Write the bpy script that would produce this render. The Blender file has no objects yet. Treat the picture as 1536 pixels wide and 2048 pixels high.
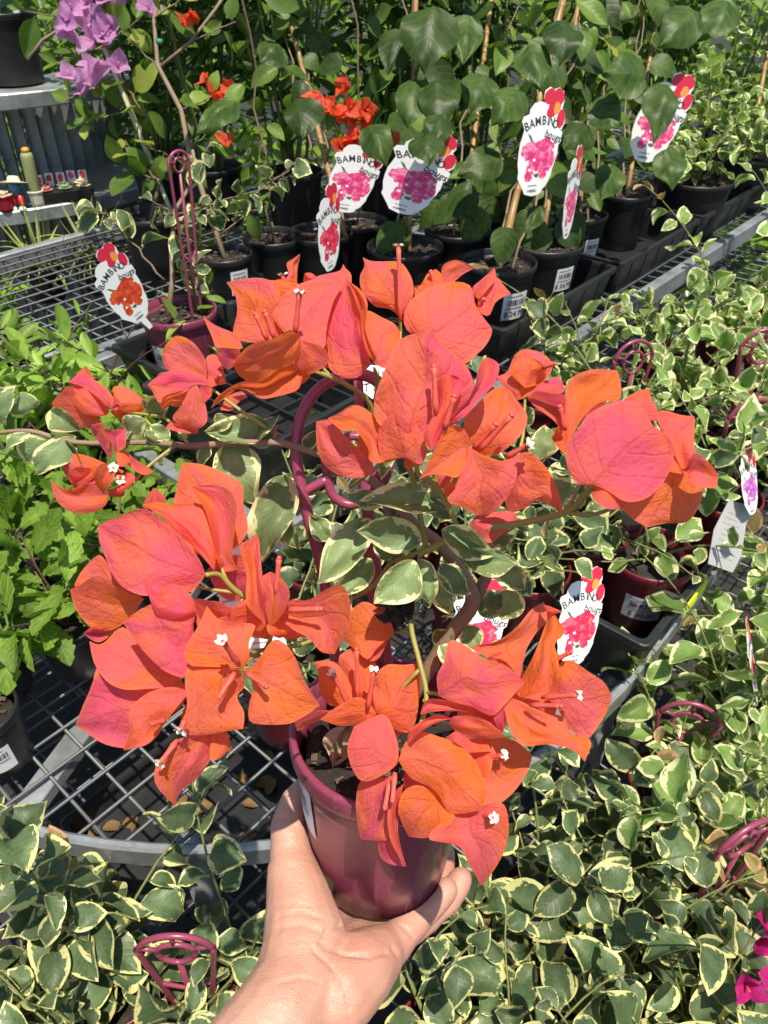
import bpy, math, random
from mathutils import Vector, Matrix, noise

random.seed(7)
R = math.radians
SC = bpy.context.scene
COL = SC.collection

# ------------------------------------------------------------------ camera, sky, sun, exposure
PITCH = R(38)
CAM = Vector((0, 0, 1.55))
FOC = 1490.0                                   # focal length in pixels of a 1536 x 2048 frame
FWD = Vector((0, math.cos(PITCH), -math.sin(PITCH)))
DWN = Vector((0, -math.sin(PITCH), -math.cos(PITCH)))
RGT = Vector((1, 0, 0))
cam_data = bpy.data.cameras.new('camera')
cam_data.sensor_fit = 'VERTICAL'
cam_data.sensor_height = 24.0
cam_data.lens = FOC / 2048 * 24
cam_data.clip_start = 0.02
cam_data.clip_end = 200
cam_data.dof.use_dof = True
cam_data.dof.focus_distance = 0.42
cam_data.dof.aperture_fstop = 20.0
cam = bpy.data.objects.new('camera', cam_data)
cam.location = CAM
cam.rotation_euler = (R(90) - PITCH, 0, 0)
COL.objects.link(cam)
SC.camera = cam

SUN_TO = Vector((0.13, -0.27, 0.955)).normalized()   # direction towards the sun
world = bpy.data.worlds.new('World')
SC.world = world
world.use_nodes = True
wn = world.node_tree.nodes
sky = wn.new('ShaderNodeTexSky')
sky.sky_type = 'NISHITA'
sky.sun_disc = False
sky.sun_elevation = math.asin(SUN_TO.z)
sky.sun_rotation = math.atan2(SUN_TO.x, SUN_TO.y)
wn['Background'].inputs['Strength'].default_value = 0.105
world.node_tree.links.new(sky.outputs['Color'], wn['Background'].inputs['Color'])
sun_data = bpy.data.lights.new('sun', 'SUN')
sun_data.energy = 4.7
sun_data.angle = R(0.5)
sun_data.color = (1.0, 0.92, 0.79)
sun = bpy.data.objects.new('sun', sun_data)
sun.rotation_euler = (-SUN_TO).to_track_quat('-Z', 'Y').to_euler()
COL.objects.link(sun)
vs = SC.view_settings
vs.view_transform = 'Standard'
vs.look = 'None'
vs.gamma = 1.0
vs.use_curve_mapping = False
vs.exposure = 0.60
SC.cycles.max_bounces = 4
SC.cycles.diffuse_bounces = 2
SC.cycles.glossy_bounces = 2
SC.cycles.transmission_bounces = 2
SC.cycles.transparent_max_bounces = 4
SC.cycles.use_adaptive_sampling = True
SC.cycles.adaptive_threshold = 0.025
SC.cycles.use_denoising = True


# ------------------------------------------------------------------ placing helpers
def ray(x, y):
    return FWD + RGT * ((x - 768) / FOC) + DWN * ((y - 1024) / FOC)


def P(x, y, d):
    """world point seen at (x, y) of the 1536 x 2048 frame, d metres deep"""
    return CAM + ray(x, y) * d


def G(x, y, z):
    """world point seen at (x, y) on the level plane z"""
    r = ray(x, y)
    return CAM + r * ((z - CAM.z) / r.z)


def proj(p):
    q = p - CAM
    d = q.dot(FWD)
    return 768 + FOC * q.dot(RGT) / d, 1024 + FOC * q.dot(DWN) / d, d


# ------------------------------------------------------------------ object helpers
def new_obj(name, mesh, parent=None, M=None):
    o = bpy.data.objects.new(name, mesh)
    COL.objects.link(o)
    if parent is not None:
        o.parent = parent
    if M is not None:
        o.matrix_basis = M
    return o


def tag(o, label=None, cat=None, group=None, kind=None):
    if label: o['label'] = label
    if cat: o['category'] = cat
    if group: o['group'] = group
    if kind: o['kind'] = kind
    return o


ROOTS = {}


def thing(name, loc, label, cat, group=None, rz=0.0):
    o = bpy.data.objects.new(name, None)
    o.empty_display_size = 0.03
    COL.objects.link(o)
    o.location = loc
    o.rotation_euler = (0, 0, rz)
    ROOTS[o] = Matrix.Translation(Vector(loc)) @ Matrix.Rotation(rz, 4, 'Z')
    return tag(o, label, cat, group)


def group_part(name, parent, loc):
    """an Empty that is a part of a thing and carries sub-parts (loc in world)"""
    o = bpy.data.objects.new(name, None)
    o.empty_display_size = 0.01
    COL.objects.link(o)
    o.parent = parent
    o.matrix_basis = ROOTS[parent].inverted() @ Matrix.Translation(Vector(loc))
    ROOTS[o] = Matrix.Translation(Vector(loc))
    return o


def spline(pts, k=4):
    """Catmull-Rom through the points"""
    pts = [Vector(p) for p in pts]
    out = []
    for i in range(len(pts) - 1):
        a, b, c, d = pts[max(i - 1, 0)], pts[i], pts[i + 1], pts[min(i + 2, len(pts) - 1)]
        for j in range(k):
            t = j / k
            out.append(0.5 * ((2 * b) + (c - a) * t + (2 * a - 5 * b + 4 * c - d) * t * t + (3 * b - a - 3 * c + d) * t ** 3))
    out.append(pts[-1])
    return out


def lerp_list(v, k=4):
    out = []
    for i in range(len(v) - 1):
        out += [v[i] + (v[i + 1] - v[i]) * j / k for j in range(k)]
    return out + [v[-1]]


class MB:
    """collects geometry for one mesh"""
    def __init__(self):
        self.v = []; self.f = []; self.m = []; self.uv = []; self.edge = []; self.sm = []

    def add(self, verts, faces, mi=0, uv=None, edge=None, smooth=True):
        b = len(self.v)
        self.v += [tuple(p) for p in verts]
        self.uv += uv if uv else [(0.0, 0.0)] * len(verts)
        self.edge += edge if edge else [1.0] * len(verts)
        for f in faces:
            self.f.append([b + i for i in f]); self.m.append(mi); self.sm.append(smooth)

    def box(self, c, s, M=None, mi=0, taper=1.0):
        x, y, z = s[0] / 2, s[1] / 2, s[2] / 2
        vs_ = []
        for sz in (-1, 1):
            k = taper if sz < 0 else 1.0
            for sx, sy in ((-1, -1), (1, -1), (1, 1), (-1, 1)):
                p = Vector((c[0] + sx * x * k, c[1] + sy * y * k, c[2] + sz * z))
                vs_.append(M @ p if M else p)
        self.add(vs_, [(3, 2, 1, 0), (4, 5, 6, 7), (0, 1, 5, 4), (1, 2, 6, 5), (2, 3, 7, 6), (3, 0, 4, 7)], mi, smooth=False)

    def tube(self, pts, rad, seg=8, mi=0, cap=True, flat=1.0, up=None):
        pts = [Vector(p) for p in pts]
        n = len(pts)
        if not hasattr(rad, '__len__'):
            rad = [rad] * n
        vs_, fs = [], []
        a = None
        for i, p in enumerate(pts):
            t = (pts[min(i + 1, n - 1)] - pts[max(i - 1, 0)])
            if t.length < 1e-9: t = Vector((0, 0, 1))
            t.normalize()
            if a is None:
                ref = up if up is not None else (Vector((0, 0, 1)) if abs(t.z) < 0.9 else Vector((1, 0, 0)))
                a = ref.cross(t).normalized()
            a = (a - t * a.dot(t))
            if a.length < 1e-6: a = t.orthogonal()
            a.normalize()
            b = t.cross(a)
            for k in range(seg):
                w = 2 * math.pi * (k + 0.5) / seg
                vs_.append(p + (a * math.cos(w) + b * (math.sin(w) * flat)) * rad[i])
        for i in range(n - 1):
            for k in range(seg):
                k2 = (k + 1) % seg
                fs.append((i * seg + k, i * seg + k2, (i + 1) * seg + k2, (i + 1) * seg + k))
        if cap:
            fs.append(tuple(range(seg - 1, -1, -1)))
            fs.append(tuple((n - 1) * seg + k for k in range(seg)))
        self.add(vs_, fs, mi, smooth=seg > 4)

    def lathe(self, prof, seg=36, mi=0):
        """prof: list of (r, z), revolved about z"""
        vs_, fs = [], []
        for r, z in prof:
            for k in range(seg):
                w = 2 * math.pi * k / seg
                vs_.append((r * math.cos(w), r * math.sin(w), z))
        for i in range(len(prof) - 1):
            for k in range(seg):
                k2 = (k + 1) % seg
                fs.append((i * seg + k, i * seg + k2, (i + 1) * seg + k2, (i + 1) * seg + k))
        self.add(vs_, fs, mi)

    def mesh(self, name, mats):
        me = bpy.data.meshes.new(name)
        me.from_pydata(self.v, [], self.f)
        for m in mats if isinstance(mats, (list, tuple)) else [mats]:
            me.materials.append(m)
        me.polygons.foreach_set('material_index', self.m)
        me.polygons.foreach_set('use_smooth', self.sm)
        uvl = me.uv_layers.new(name='UVMap')
        li = [0] * len(me.loops)
        me.loops.foreach_get('vertex_index', li)
        flat = []
        for i in li:
            flat += self.uv[i]
        uvl.data.foreach_set('uv', flat)
        at = me.attributes.new('edge', 'FLOAT', 'POINT')
        at.data.foreach_set('value', self.edge)
        me.update()
        return me

    def build(self, name, mats, parent=None, world=True):
        """vertices are in world space when world is True"""
        me = self.mesh(name, mats)
        M = None
        if parent is not None and world:
            M = ROOTS[parent].inverted()
        return new_obj(name, me, parent, M)


# ------------------------------------------------------------------ materials
class NT:
    def __init__(self, name):
        self.m = bpy.data.materials.new(name)
        self.m.use_nodes = True
        self.t = self.m.node_tree
        self.n = self.t.nodes
        self.bs = self.n['Principled BSDF']
        self.out = self.n['Material Output']

    def new(self, typ, **kw):
        nd = self.n.new(typ)
        for k, v in kw.items():
            if k.startswith('i_'):
                nd.inputs[k[2:].replace('_', ' ')].default_value = v
            else:
                setattr(nd, k, v)
        return nd

    def link(self, a, b):
        self.t.links.new(a, b)

    def noise(self, scale, detail=3, rough=0.55, vec=None, dist=0.0):
        nd = self.new('ShaderNodeTexNoise')
        nd.inputs['Scale'].default_value = scale
        nd.inputs['Detail'].default_value = detail
        nd.inputs['Roughness'].default_value = rough
        nd.inputs['Distortion'].default_value = dist
        if vec is not None: self.link(vec, nd.inputs['Vector'])
        return nd.outputs['Fac']

    def math(self, op, a, b=None, clamp=False):
        nd = self.new('ShaderNodeMath', operation=op)
        nd.use_clamp = clamp
        for i, x in enumerate((a, b)):
            if x is None: continue
            if hasattr(x, 'links'): self.link(x, nd.inputs[i])
            else: nd.inputs[i].default_value = x
        return nd.outputs[0]

    def ramp(self, fac, stops, interp='LINEAR'):
        nd = self.new('ShaderNodeValToRGB')
        nd.color_ramp.interpolation = interp
        el = nd.color_ramp.elements
        while len(el) < len(stops): el.new(0.5)
        for e, (p, c) in zip(el, stops):
            e.position = p
            e.color = (c, c, c, 1) if not hasattr(c, '__len__') else (*c[:3], 1)
        self.link(fac, nd.inputs[0])
        return nd.outputs[0]

    def mix(self, fac, a, b, blend='MIX'):
        nd = self.new('ShaderNodeMix', data_type='RGBA', blend_type=blend)
        for sock, x in ((nd.inputs[0], fac), (nd.inputs[6], a), (nd.inputs[7], b)):
            if hasattr(x, 'links'): self.link(x, sock)
            elif hasattr(x, '__len__'): sock.default_value = (*x[:3], 1)
            else: sock.default_value = x
        return nd.outputs[2]

    def vec(self, kind='Object'):
        return self.new('ShaderNodeTexCoord').outputs[kind]

    def rnd_vec(self, kind='Object', k=37.0):
        """texture coordinates shifted by the object's own random number"""
        oi = self.new('ShaderNodeObjectInfo').outputs['Random']
        v = self.new('ShaderNodeVectorMath', operation='MULTIPLY_ADD')
        c = self.new('ShaderNodeCombineXYZ')
        for i in range(3): self.link(oi, c.inputs[i])
        self.link(c.outputs[0], v.inputs[0])
        v.inputs[1].default_value = (k, k * 1.7, k * 0.6)
        self.link(self.vec(kind), v.inputs[2])
        return v.outputs[0], oi

    def bump(self, h, strength=0.3, dist=0.002, normal=None):
        nd = self.new('ShaderNodeBump')
        nd.inputs['Strength'].default_value = strength
        nd.inputs['Distance'].default_value = dist
        self.link(h, nd.inputs['Height'])
        if normal is not None: self.link(normal, nd.inputs['Normal'])
        return nd.outputs[0]

    def set(self, **kw):
        for k, v in kw.items():
            s = self.bs.inputs[k.replace('_', ' ')]
            if hasattr(v, 'links'): self.link(v, s)
            elif hasattr(v, '__len__') and len(v) == 3: s.default_value = (*v, 1)
            else: s.default_value = v

    def add_translucent(self, color, fac, normal=None):
        tr = self.new('ShaderNodeBsdfTranslucent')
        if hasattr(color, 'links'): self.link(color, tr.inputs[0])
        else: tr.inputs[0].default_value = (*color, 1)
        if normal is not None: self.link(normal, tr.inputs['Normal'])
        mx = self.new('ShaderNodeMixShader')
        mx.inputs[0].default_value = fac
        self.link(self.bs.outputs[0], mx.inputs[1])
        self.link(tr.outputs[0], mx.inputs[2])
        self.link(mx.outputs[0], self.out.inputs['Surface'])


def m_plain(name, col, rough=0.5, metal=0.0, var=0.15, scale=30, bump=0.0, spec=0.5):
    n = NT(name)
    v = n.vec()
    f = n.noise(scale, 4, 0.6, v)
    dark = [c * (1 - var) for c in col]; lite = [min(1, c * (1 + var)) for c in col]
    n.set(Base_Color=n.mix(f, dark, lite), Roughness=n.math('ADD', n.math('MULTIPLY', f, 0.15), rough - 0.07), Metallic=metal)
    n.bs.inputs['Specular IOR Level'].default_value = spec
    if bump: n.set(Normal=n.bump(n.noise(scale * 4, 4, 0.6, v), bump, 0.001))
    return n.m


def leaf_veins(n, uv, k_side=9.0, thin=5.0):
    """0 on veins, 1 between them, from leaf coordinates (u across, v along)"""
    sp = n.new('ShaderNodeSeparateXYZ'); n.link(uv, sp.inputs[0])
    t = n.math('ABSOLUTE', n.math('MULTIPLY', n.math('SUBTRACT', sp.outputs[0], 0.5), 2.0))
    w = n.math('SUBTRACT', n.math('MULTIPLY', sp.outputs[1], k_side), n.math('MULTIPLY', t, k_side * 0.28))
    fr = n.math('ABSOLUTE', n.math('SUBTRACT', n.math('FRACT', w), 0.5))
    side = n.math('MULTIPLY', fr, thin, True)
    mid = n.math('MULTIPLY', t, 14.0, True)
    return n.math('MULTIPLY', side, mid), mid, t, sp.outputs[1]


def m_leaf(name, g1, g2, vein, cream=None, tip=None, rough=0.45, trans=0.35, margin=0.2, k_side=8.0, vein_amt=0.14, vb=0.16):
    n = NT(name)
    uv = n.vec('UV')
    ov, rnd = n.rnd_vec('UV')
    big = n.noise(2.2, 2, 0.6, ov)
    fine = n.noise(14, 2, 0.65, ov)
    base = n.mix(n.ramp(n.math('ADD', n.math('MULTIPLY', big, 0.75), n.math('MULTIPLY', fine, 0.25)), [(0.35, 0.0), (0.65, 1.0)]), g1, g2)
    vn, mid, t, s = leaf_veins(n, uv, k_side)
    base = n.mix(n.math('MULTIPLY', n.math('SUBTRACT', 1.0, vn), vein_amt), base, vein)
    if tip:
        base = n.mix(n.math('MULTIPLY', n.math('POWER', rnd, 10.0), 0.8), base, tip)
    if cream:
        e = n.new('ShaderNodeAttribute', attribute_name='edge').outputs['Fac']
        thr = n.math('MULTIPLY', n.ramp(n.noise(3.0, 3, 0.72, ov), [(0.40, 0.0), (0.72, 1.0)]), margin * 2.2)
        k = n.math('MULTIPLY', n.math('SUBTRACT', n.math('ADD', thr, 0.030), e), 22.0, True)
        base = n.mix(k, base, cream)
    val = n.new('ShaderNodeHueSaturation')
    n.link(n.math('ADD', n.math('MULTIPLY', rnd, 0.65), 0.66), val.inputs['Value'])
    n.link(base, val.inputs['Color'])
    base = val.outputs[0]
    nrm = n.bump(n.math('ADD', vn, n.math('MULTIPLY', fine, 1.4)), vb, 0.0012)
    n.set(Base_Color=base, Roughness=rough, Normal=nrm)
    n.bs.inputs['Specular IOR Level'].default_value = 0.28
    tc = n.mix(0.6, base, n.mix(1.0, base, (1.0, 1.25, 0.35), 'MULTIPLY'))
    n.add_translucent(tc, trans)
    return n.m


def m_bract(name, a, b, pink, trans_c, trans=0.52):
    n = NT(name)
    uv = n.vec('UV')
    ov, rnd = n.rnd_vec('UV')
    big = n.noise(1.9, 2, 0.5, ov)
    vo = n.new('ShaderNodeTexVoronoi', feature='DISTANCE_TO_EDGE')
    vo.inputs['Scale'].default_value = 13
    n.link(ov, vo.inputs['Vector'])
    net = n.math('MULTIPLY', vo.outputs['Distance'], 9.0, True)
    dv = n.new('ShaderNodeVectorMath', operation='ADD'); n.link(uv, dv.inputs[0])
    wob = n.new('ShaderNodeTexNoise'); wob.inputs['Scale'].default_value = 3.0; n.link(ov, wob.inputs['Vector'])
    wsc = n.new('ShaderNodeVectorMath', operation='MULTIPLY_ADD'); n.link(wob.outputs['Color'], wsc.inputs[0]); wsc.inputs[1].default_value = (0.10, 0.10, 0); wsc.inputs[2].default_value = (-0.05, -0.05, 0)
    n.link(wsc.outputs[0], dv.inputs[1])
    vn, mid, t, s = leaf_veins(n, dv.outputs[0], 5.0, 11.0)
    col = n.mix(n.ramp(big, [(0.38, 0.0), (0.62, 1.0)]), a, b)
    tint_shade = n.math('MULTIPLY', n.ramp(n.noise(1.7, 2, 0.5, ov), [(0.42, 0.0), (0.58, 1.0)]), n.math('ADD', n.math('MULTIPLY', s, 0.2), 0.75))  # pink tint patches that also paint in shade from overlapping bracts
    col = n.mix(tint_shade, col, pink)
    sm = n.math('SUBTRACT', 1.0, n.math('MULTIPLY', n.math('SUBTRACT', 1.0, vn), 0.30))
    dk = n.math('MULTIPLY', n.math('SUBTRACT', 1.0, net), 0.11)
    dm = n.math('MULTIPLY', n.math('SUBTRACT', 1.0, mid), 0.30)
    col = n.mix(n.math('ADD', dk, dm), col, [c * 0.45 for c in a])
    ee = n.new('ShaderNodeAttribute', attribute_name='edge').outputs['Fac']
    col = n.mix(n.math('MULTIPLY', n.math('SUBTRACT', 1.0, n.math('MULTIPLY', ee, 9.0, True)), 0.35), col, [min(1, c * 1.25 + 0.03) for c in b])  # lighter margin colour painted in for light glowing through the thin edge
    grain = n.noise(34, 4, 0.7, ov)
    col = n.mix(n.math('MULTIPLY', n.math('SUBTRACT', 1.0, sm), 1.0), col, [c * 0.6 for c in a])
    col = n.mix(n.ramp(grain, [(0.48, 0.0), (0.75, 0.22)]), col, [c * 0.6 for c in a])
    h = n.math('ADD', n.math('MULTIPLY', vn, 0.5), n.math('MULTIPLY', n.noise(12, 5, 0.68, ov), 3.0))
    nrm = n.bump(h, 0.50, 0.0014)
    n.set(Base_Color=col, Roughness=0.55, Normal=nrm)
    n.bs.inputs['Specular IOR Level'].default_value = 0.3
    n.add_translucent(n.mix(0.5, col, trans_c), trans)
    return n.m


MT = {}
VG1, VG2 = (0.060, 0.102, 0.040), (0.138, 0.192, 0.090)
MT['var_leaf'] = m_leaf('variegated_leaf', VG1, VG2, (0.24, 0.31, 0.18), cream=(0.70, 0.66, 0.28), margin=0.21, rough=0.42, trans=0.28)
MT['hero_leaf'] = m_leaf('hero_leaf', (0.155, 0.225, 0.085), (0.24, 0.325, 0.145), (0.26, 0.33, 0.18), cream=(0.74, 0.69, 0.36), margin=0.24, rough=0.42, trans=0.3)
MT['var_leaf_pale'] = m_leaf('variegated_leaf_pale', (0.13, 0.225, 0.045), (0.23, 0.345, 0.095), (0.3, 0.38, 0.16), cream=(0.76, 0.75, 0.40), margin=0.26, rough=0.42, trans=0.32)
MT['var_leaf_new'] = m_leaf('variegated_leaf_new', (0.22, 0.20, 0.06), (0.33, 0.22, 0.10), (0.4, 0.3, 0.12), cream=(0.62, 0.36, 0.18), margin=0.30, trans=0.35)
MT['heart_leaf'] = m_leaf('heart_leaf', (0.028, 0.062, 0.010), (0.070, 0.122, 0.022), (0.14, 0.2, 0.05), rough=0.44, trans=0.38, k_side=5.0, vein_amt=0.22, vb=0.2)
MT['mid_leaf'] = m_leaf('mid_leaf', (0.10, 0.19, 0.03), (0.17, 0.27, 0.05), (0.25, 0.34, 0.08), rough=0.4, trans=0.4, k_side=6.0, tip=(0.34, 0.33, 0.05))
MT['bright_leaf'] = m_leaf('bright_leaf', (0.10, 0.205, 0.016), (0.24, 0.37, 0.042), (0.36, 0.52, 0.14), rough=0.45, trans=0.42, k_side=7.0, vein_amt=0.45, vb=0.5)
MT['lime_leaf'] = m_leaf('lime_leaf', (0.17, 0.30, 0.035), (0.30, 0.44, 0.075), (0.42, 0.55, 0.16), rough=0.42, trans=0.42, k_side=7.0, vein_amt=0.3)
MT['narrow_leaf'] = m_leaf('narrow_leaf', (0.065, 0.135, 0.018), (0.15, 0.245, 0.04), (0.16, 0.25, 0.07), rough=0.42, trans=0.38, vein_amt=0.2)
MT['grass_leaf'] = m_leaf('grass_leaf', (0.24, 0.33, 0.06), (0.42, 0.45, 0.14), (0.4, 0.45, 0.2), rough=0.45, trans=0.35, vein_amt=0.1)
CORAL = (0.92, 0.195, 0.128); ORANGE = (0.94, 0.205, 0.042); PINK = (0.89, 0.155, 0.180)
MT['bract'] = m_bract('bract', CORAL, ORANGE, PINK, (1.0, 0.15, 0.05))
MT['bract_orange'] = m_bract('bract_orange', ORANGE, (0.91, 0.215, 0.065), CORAL, (1.0, 0.20, 0.02))
MT['bract_pink'] = m_bract('bract_pink', (0.90, 0.175, 0.120), (0.92, 0.20, 0.10), (0.82, 0.105, 0.215), (1.0, 0.11, 0.09))
MT['bract_far'] = m_bract('bract_far', (0.78, 0.075, 0.02), (0.82, 0.11, 0.02), CORAL, (0.95, 0.1, 0.01))
MT['bract_lilac'] = m_bract('bract_lilac', (0.62, 0.30, 0.62), (0.72, 0.40, 0.70), (0.76, 0.38, 0.60), (0.8, 0.36, 0.7))
MT['bract_magenta'] = m_bract('bract_magenta', (0.62, 0.012, 0.20), (0.72, 0.03, 0.26), (0.7, 0.04, 0.3), (0.8, 0.02, 0.2))
MT['floret'] = m_plain('floret', (0.62, 0.085, 0.055), 0.55, var=0.2, scale=120)
MT['floret_lilac'] = m_plain('floret_lilac', (0.6, 0.24, 0.4), 0.55, var=0.2, scale=120)
MT['floret_star'] = m_plain('floret_star', (0.82, 0.66, 0.52), 0.6, var=0.1, scale=150)
MT['black_plastic'] = m_plain('black_plastic', (0.011, 0.011, 0.012), 0.42, var=0.4, scale=25, bump=0.08)
MT['tray_plastic'] = m_plain('tray_plastic', (0.016, 0.017, 0.018), 0.38, var=0.5, scale=18, bump=0.1)
MT['burgundy'] = m_plain('burgundy_plain', (0.195, 0.034, 0.064), 0.24, var=0.12, scale=20)
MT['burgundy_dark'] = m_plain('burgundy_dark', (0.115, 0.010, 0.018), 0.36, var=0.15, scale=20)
MT['trellis'] = m_plain('trellis', (0.24, 0.045, 0.085), 0.32, var=0.12, scale=30)
MT['label_white'] = m_plain('label_white', (0.78, 0.78, 0.76), 0.45, var=0.05, scale=40)
MT['ink'] = m_plain('ink', (0.025, 0.025, 0.028), 0.5, var=0.1)
MT['ink_grey'] = m_plain('ink_grey', (0.28, 0.28, 0.28), 0.5, var=0.1)
MT['tag_red'] = m_plain('tag_red', (0.62, 0.022, 0.055), 0.4, var=0.15, scale=60)
MT['tag_orange'] = m_plain('tag_orange', (0.80, 0.30, 0.05), 0.4, var=0.2, scale=90)
MT['bamboo'] = m_plain('bamboo', (0.30, 0.17, 0.065), 0.42, var=0.35, scale=14, bump=0.1)
MT['pale_stake'] = m_plain('pale_stake', (0.46, 0.47, 0.30), 0.45, var=0.12, scale=30)
MT['bark'] = m_plain('bark', (0.22, 0.155, 0.10), 0.75, var=0.45, scale=60, bump=0.6)
MT['green_stem'] = m_plain('green_stem', (0.26, 0.24, 0.055), 0.5, var=0.25, scale=40, bump=0.1)
MT['young_stem'] = m_plain('young_stem', (0.17, 0.19, 0.06), 0.5, var=0.3, scale=40)
MT['dark_stem'] = m_plain('dark_stem', (0.09, 0.045, 0.03), 0.6, var=0.3, scale=40)
MT['dead'] = m_plain('dead', (0.014, 0.011, 0.010), 0.8, var=0.5, scale=80, bump=0.5)
MT['white_print'] = m_plain('white_print', (0.80, 0.80, 0.79), 0.4, var=0.03)
MT['stone_pot'] = m_plain('stone_pot', (0.62, 0.57, 0.47), 0.8, var=0.2, scale=60, bump=0.3)
MT['yellow'] = m_plain('yellow', (0.75, 0.85, 0.02), 0.5, var=0.05)
MT['tie'] = m_plain('tie', (0.02, 0.20, 0.09), 0.5, var=0.1)


def m_print(name, c1, c2, c3, scale):
    n = NT(name)
    v = n.vec()
    f = n.noise(scale, 4, 0.65, v, 0.6)
    n.set(Base_Color=n.ramp(f, [(0.3, c1), (0.5, c2), (0.68, c3)]), Roughness=0.4)
    return n.m


MT['print_pink'] = m_print('print_pink', (0.42, 0.01, 0.13), (0.74, 0.06, 0.22), (0.85, 0.40, 0.50), 7)
MT['print_orange'] = m_print('print_orange', (0.32, 0.02, 0.01), (0.62, 0.05, 0.015), (0.72, 0.16, 0.05), 7)
MT['print_red'] = m_print('print_red', (0.45, 0.01, 0.05), (0.70, 0.03, 0.09), (0.78, 0.2, 0.2), 7)
MT['print_mauve'] = m_print('print_mauve', (0.22, 0.03, 0.22), (0.42, 0.10, 0.42), (0.65, 0.35, 0.62), 7)
MT['print_leaf'] = m_plain('print_leaf', (0.06, 0.14, 0.05), 0.4)


def m_soil():
    n = NT('soil')
    v = n.vec()
    f = n.noise(55, 5, 0.7, v)
    g = n.noise(160, 3, 0.7, v)
    c = n.ramp(f, [(0.3, (0.006, 0.005, 0.004)), (0.55, (0.022, 0.016, 0.011)), (0.75, (0.07, 0.05, 0.035))])
    n.set(Base_Color=c, Roughness=0.9, Normal=n.bump(n.math('ADD', f, g), 1.0, 0.004))
    return n.m


def m_galv(name='galvanised_steel', dark=None):
    n = NT(name)
    v = n.vec()
    vo = n.new('ShaderNodeTexVoronoi'); vo.inputs['Scale'].default_value = 60
    n.link(v, vo.inputs['Vector'])
    sp = n.ramp(vo.outputs['Color'], [(0.0, 0.85), (1.0, 1.1)])
    f = n.noise(9, 5, 0.65, v)
    c = n.mix(1.0, n.ramp(f, [(0.3, (0.20, 0.215, 0.22)), (0.55, (0.31, 0.33, 0.34)), (0.75, (0.42, 0.44, 0.45))]), sp, 'MULTIPLY')
    c = n.mix(n.ramp(n.noise(26, 5, 0.7, v), [(0.62, 0.0), (0.74, 0.55)]), c, (0.10, 0.075, 0.05))
    c = n.mix(n.ramp(n.noise(70, 4, 0.7, v), [(0.60, 0.0), (0.75, 0.4)]), c, (0.55, 0.56, 0.55))
    if dark: c = n.mix(1.0, c, (dark, dark, dark), 'MULTIPLY')
    n.set(Base_Color=c, Roughness=n.math('ADD', n.math('MULTIPLY', f, 0.4), 0.30 if dark else 0.24), Metallic=0.5)
    return n.m


def m_skin():
    n = NT('skin')
    v = n.vec()
    f = n.noise(28, 4, 0.6, v)
    g = n.noise(9, 3, 0.5, v)
    c = n.mix(n.ramp(f, [(0.35, 0.0), (0.7, 1.0)]), (0.45, 0.235, 0.162), (0.515, 0.300, 0.218))
    c = n.mix(n.ramp(g, [(0.48, 0.0), (0.70, 0.6)]), c, (0.47, 0.19, 0.14))
    vo = n.new('ShaderNodeTexVoronoi', feature='DISTANCE_TO_EDGE'); vo.inputs['Scale'].default_value = 650
    n.link(v, vo.inputs['Vector'])
    st = n.new('ShaderNodeMapping'); st.inputs['Scale'].default_value = (60, 200, 60); st.inputs['Rotation'].default_value = (0, 0, 0.7)
    n.link(v, st.inputs['Vector'])
    wr = n.noise(1.0, 3, 0.6, st.outputs[0])
    h = n.math('ADD', n.math('MULTIPLY', vo.outputs['Distance'], 0.8), n.math('MULTIPLY', wr, 1.0))
    n.set(Base_Color=c, Roughness=0.47, Normal=n.bump(h, 0.50, 0.0012))
    n.bs.inputs['Subsurface Weight'].default_value = 0.22
    n.bs.inputs['Subsurface Radius'].default_value = (0.012, 0.004, 0.002)
    n.bs.inputs['Subsurface Scale'].default_value = 0.6
    return n.m


def m_ground():
    n = NT('ground_gravel')
    v = n.vec()
    f = n.noise(40, 5, 0.7, v)
    g = n.noise(3, 3, 0.6, v)
    c = n.mix(g, n.ramp(f, [(0.3, (0.008, 0.008, 0.008)), (0.7, (0.03, 0.028, 0.026))]), (0.02, 0.018, 0.016))
    n.set(Base_Color=c, Roughness=0.9, Normal=n.bump(f, 0.8, 0.01))
    return n.m


def m_pot():
    n = NT('scuffed_burgundy')
    v = n.vec()
    f = n.noise(16, 4, 0.6, v)
    st = n.new('ShaderNodeMapping'); st.inputs['Scale'].default_value = (140, 140, 9); n.link(v, st.inputs['Vector'])
    streak = n.ramp(n.noise(1.0, 4, 0.7, st.outputs[0]), [(0.55, 0.0), (0.72, 1.0)])
    speck = n.ramp(n.noise(190, 3, 0.7, v), [(0.62, 0.0), (0.72, 1.0)])
    c = n.mix(f, (0.170, 0.028, 0.054), (0.215, 0.042, 0.076))
    c = n.mix(n.math('MULTIPLY', streak, 0.16), c, (0.36, 0.20, 0.20))
    c = n.mix(n.math('MULTIPLY', n.math('MULTIPLY', speck, f), 0.45), c, (0.34, 0.24, 0.20))
    n.set(Base_Color=c, Roughness=n.math('ADD', n.math('MULTIPLY', streak, 0.16), n.math('ADD', n.math('MULTIPLY', f, 0.16), 0.14)), Normal=n.bump(n.noise(60, 3, 0.6, v), 0.06, 0.001))
    return n.m


MT['burgundy'] = m_pot()
MT['soil'] = m_soil()
MT['galv'] = m_galv()
MT['wire'] = m_galv('darkened_wire', 0.42)  # galvanised steel colour, multiplied evenly darker for the wires
MT['skin'] = m_skin()
MT['ground'] = m_ground()
MT['chip'] = m_plain('chip', (0.085, 0.055, 0.036), 0.8, var=0.6, scale=60, bump=0.3)

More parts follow.
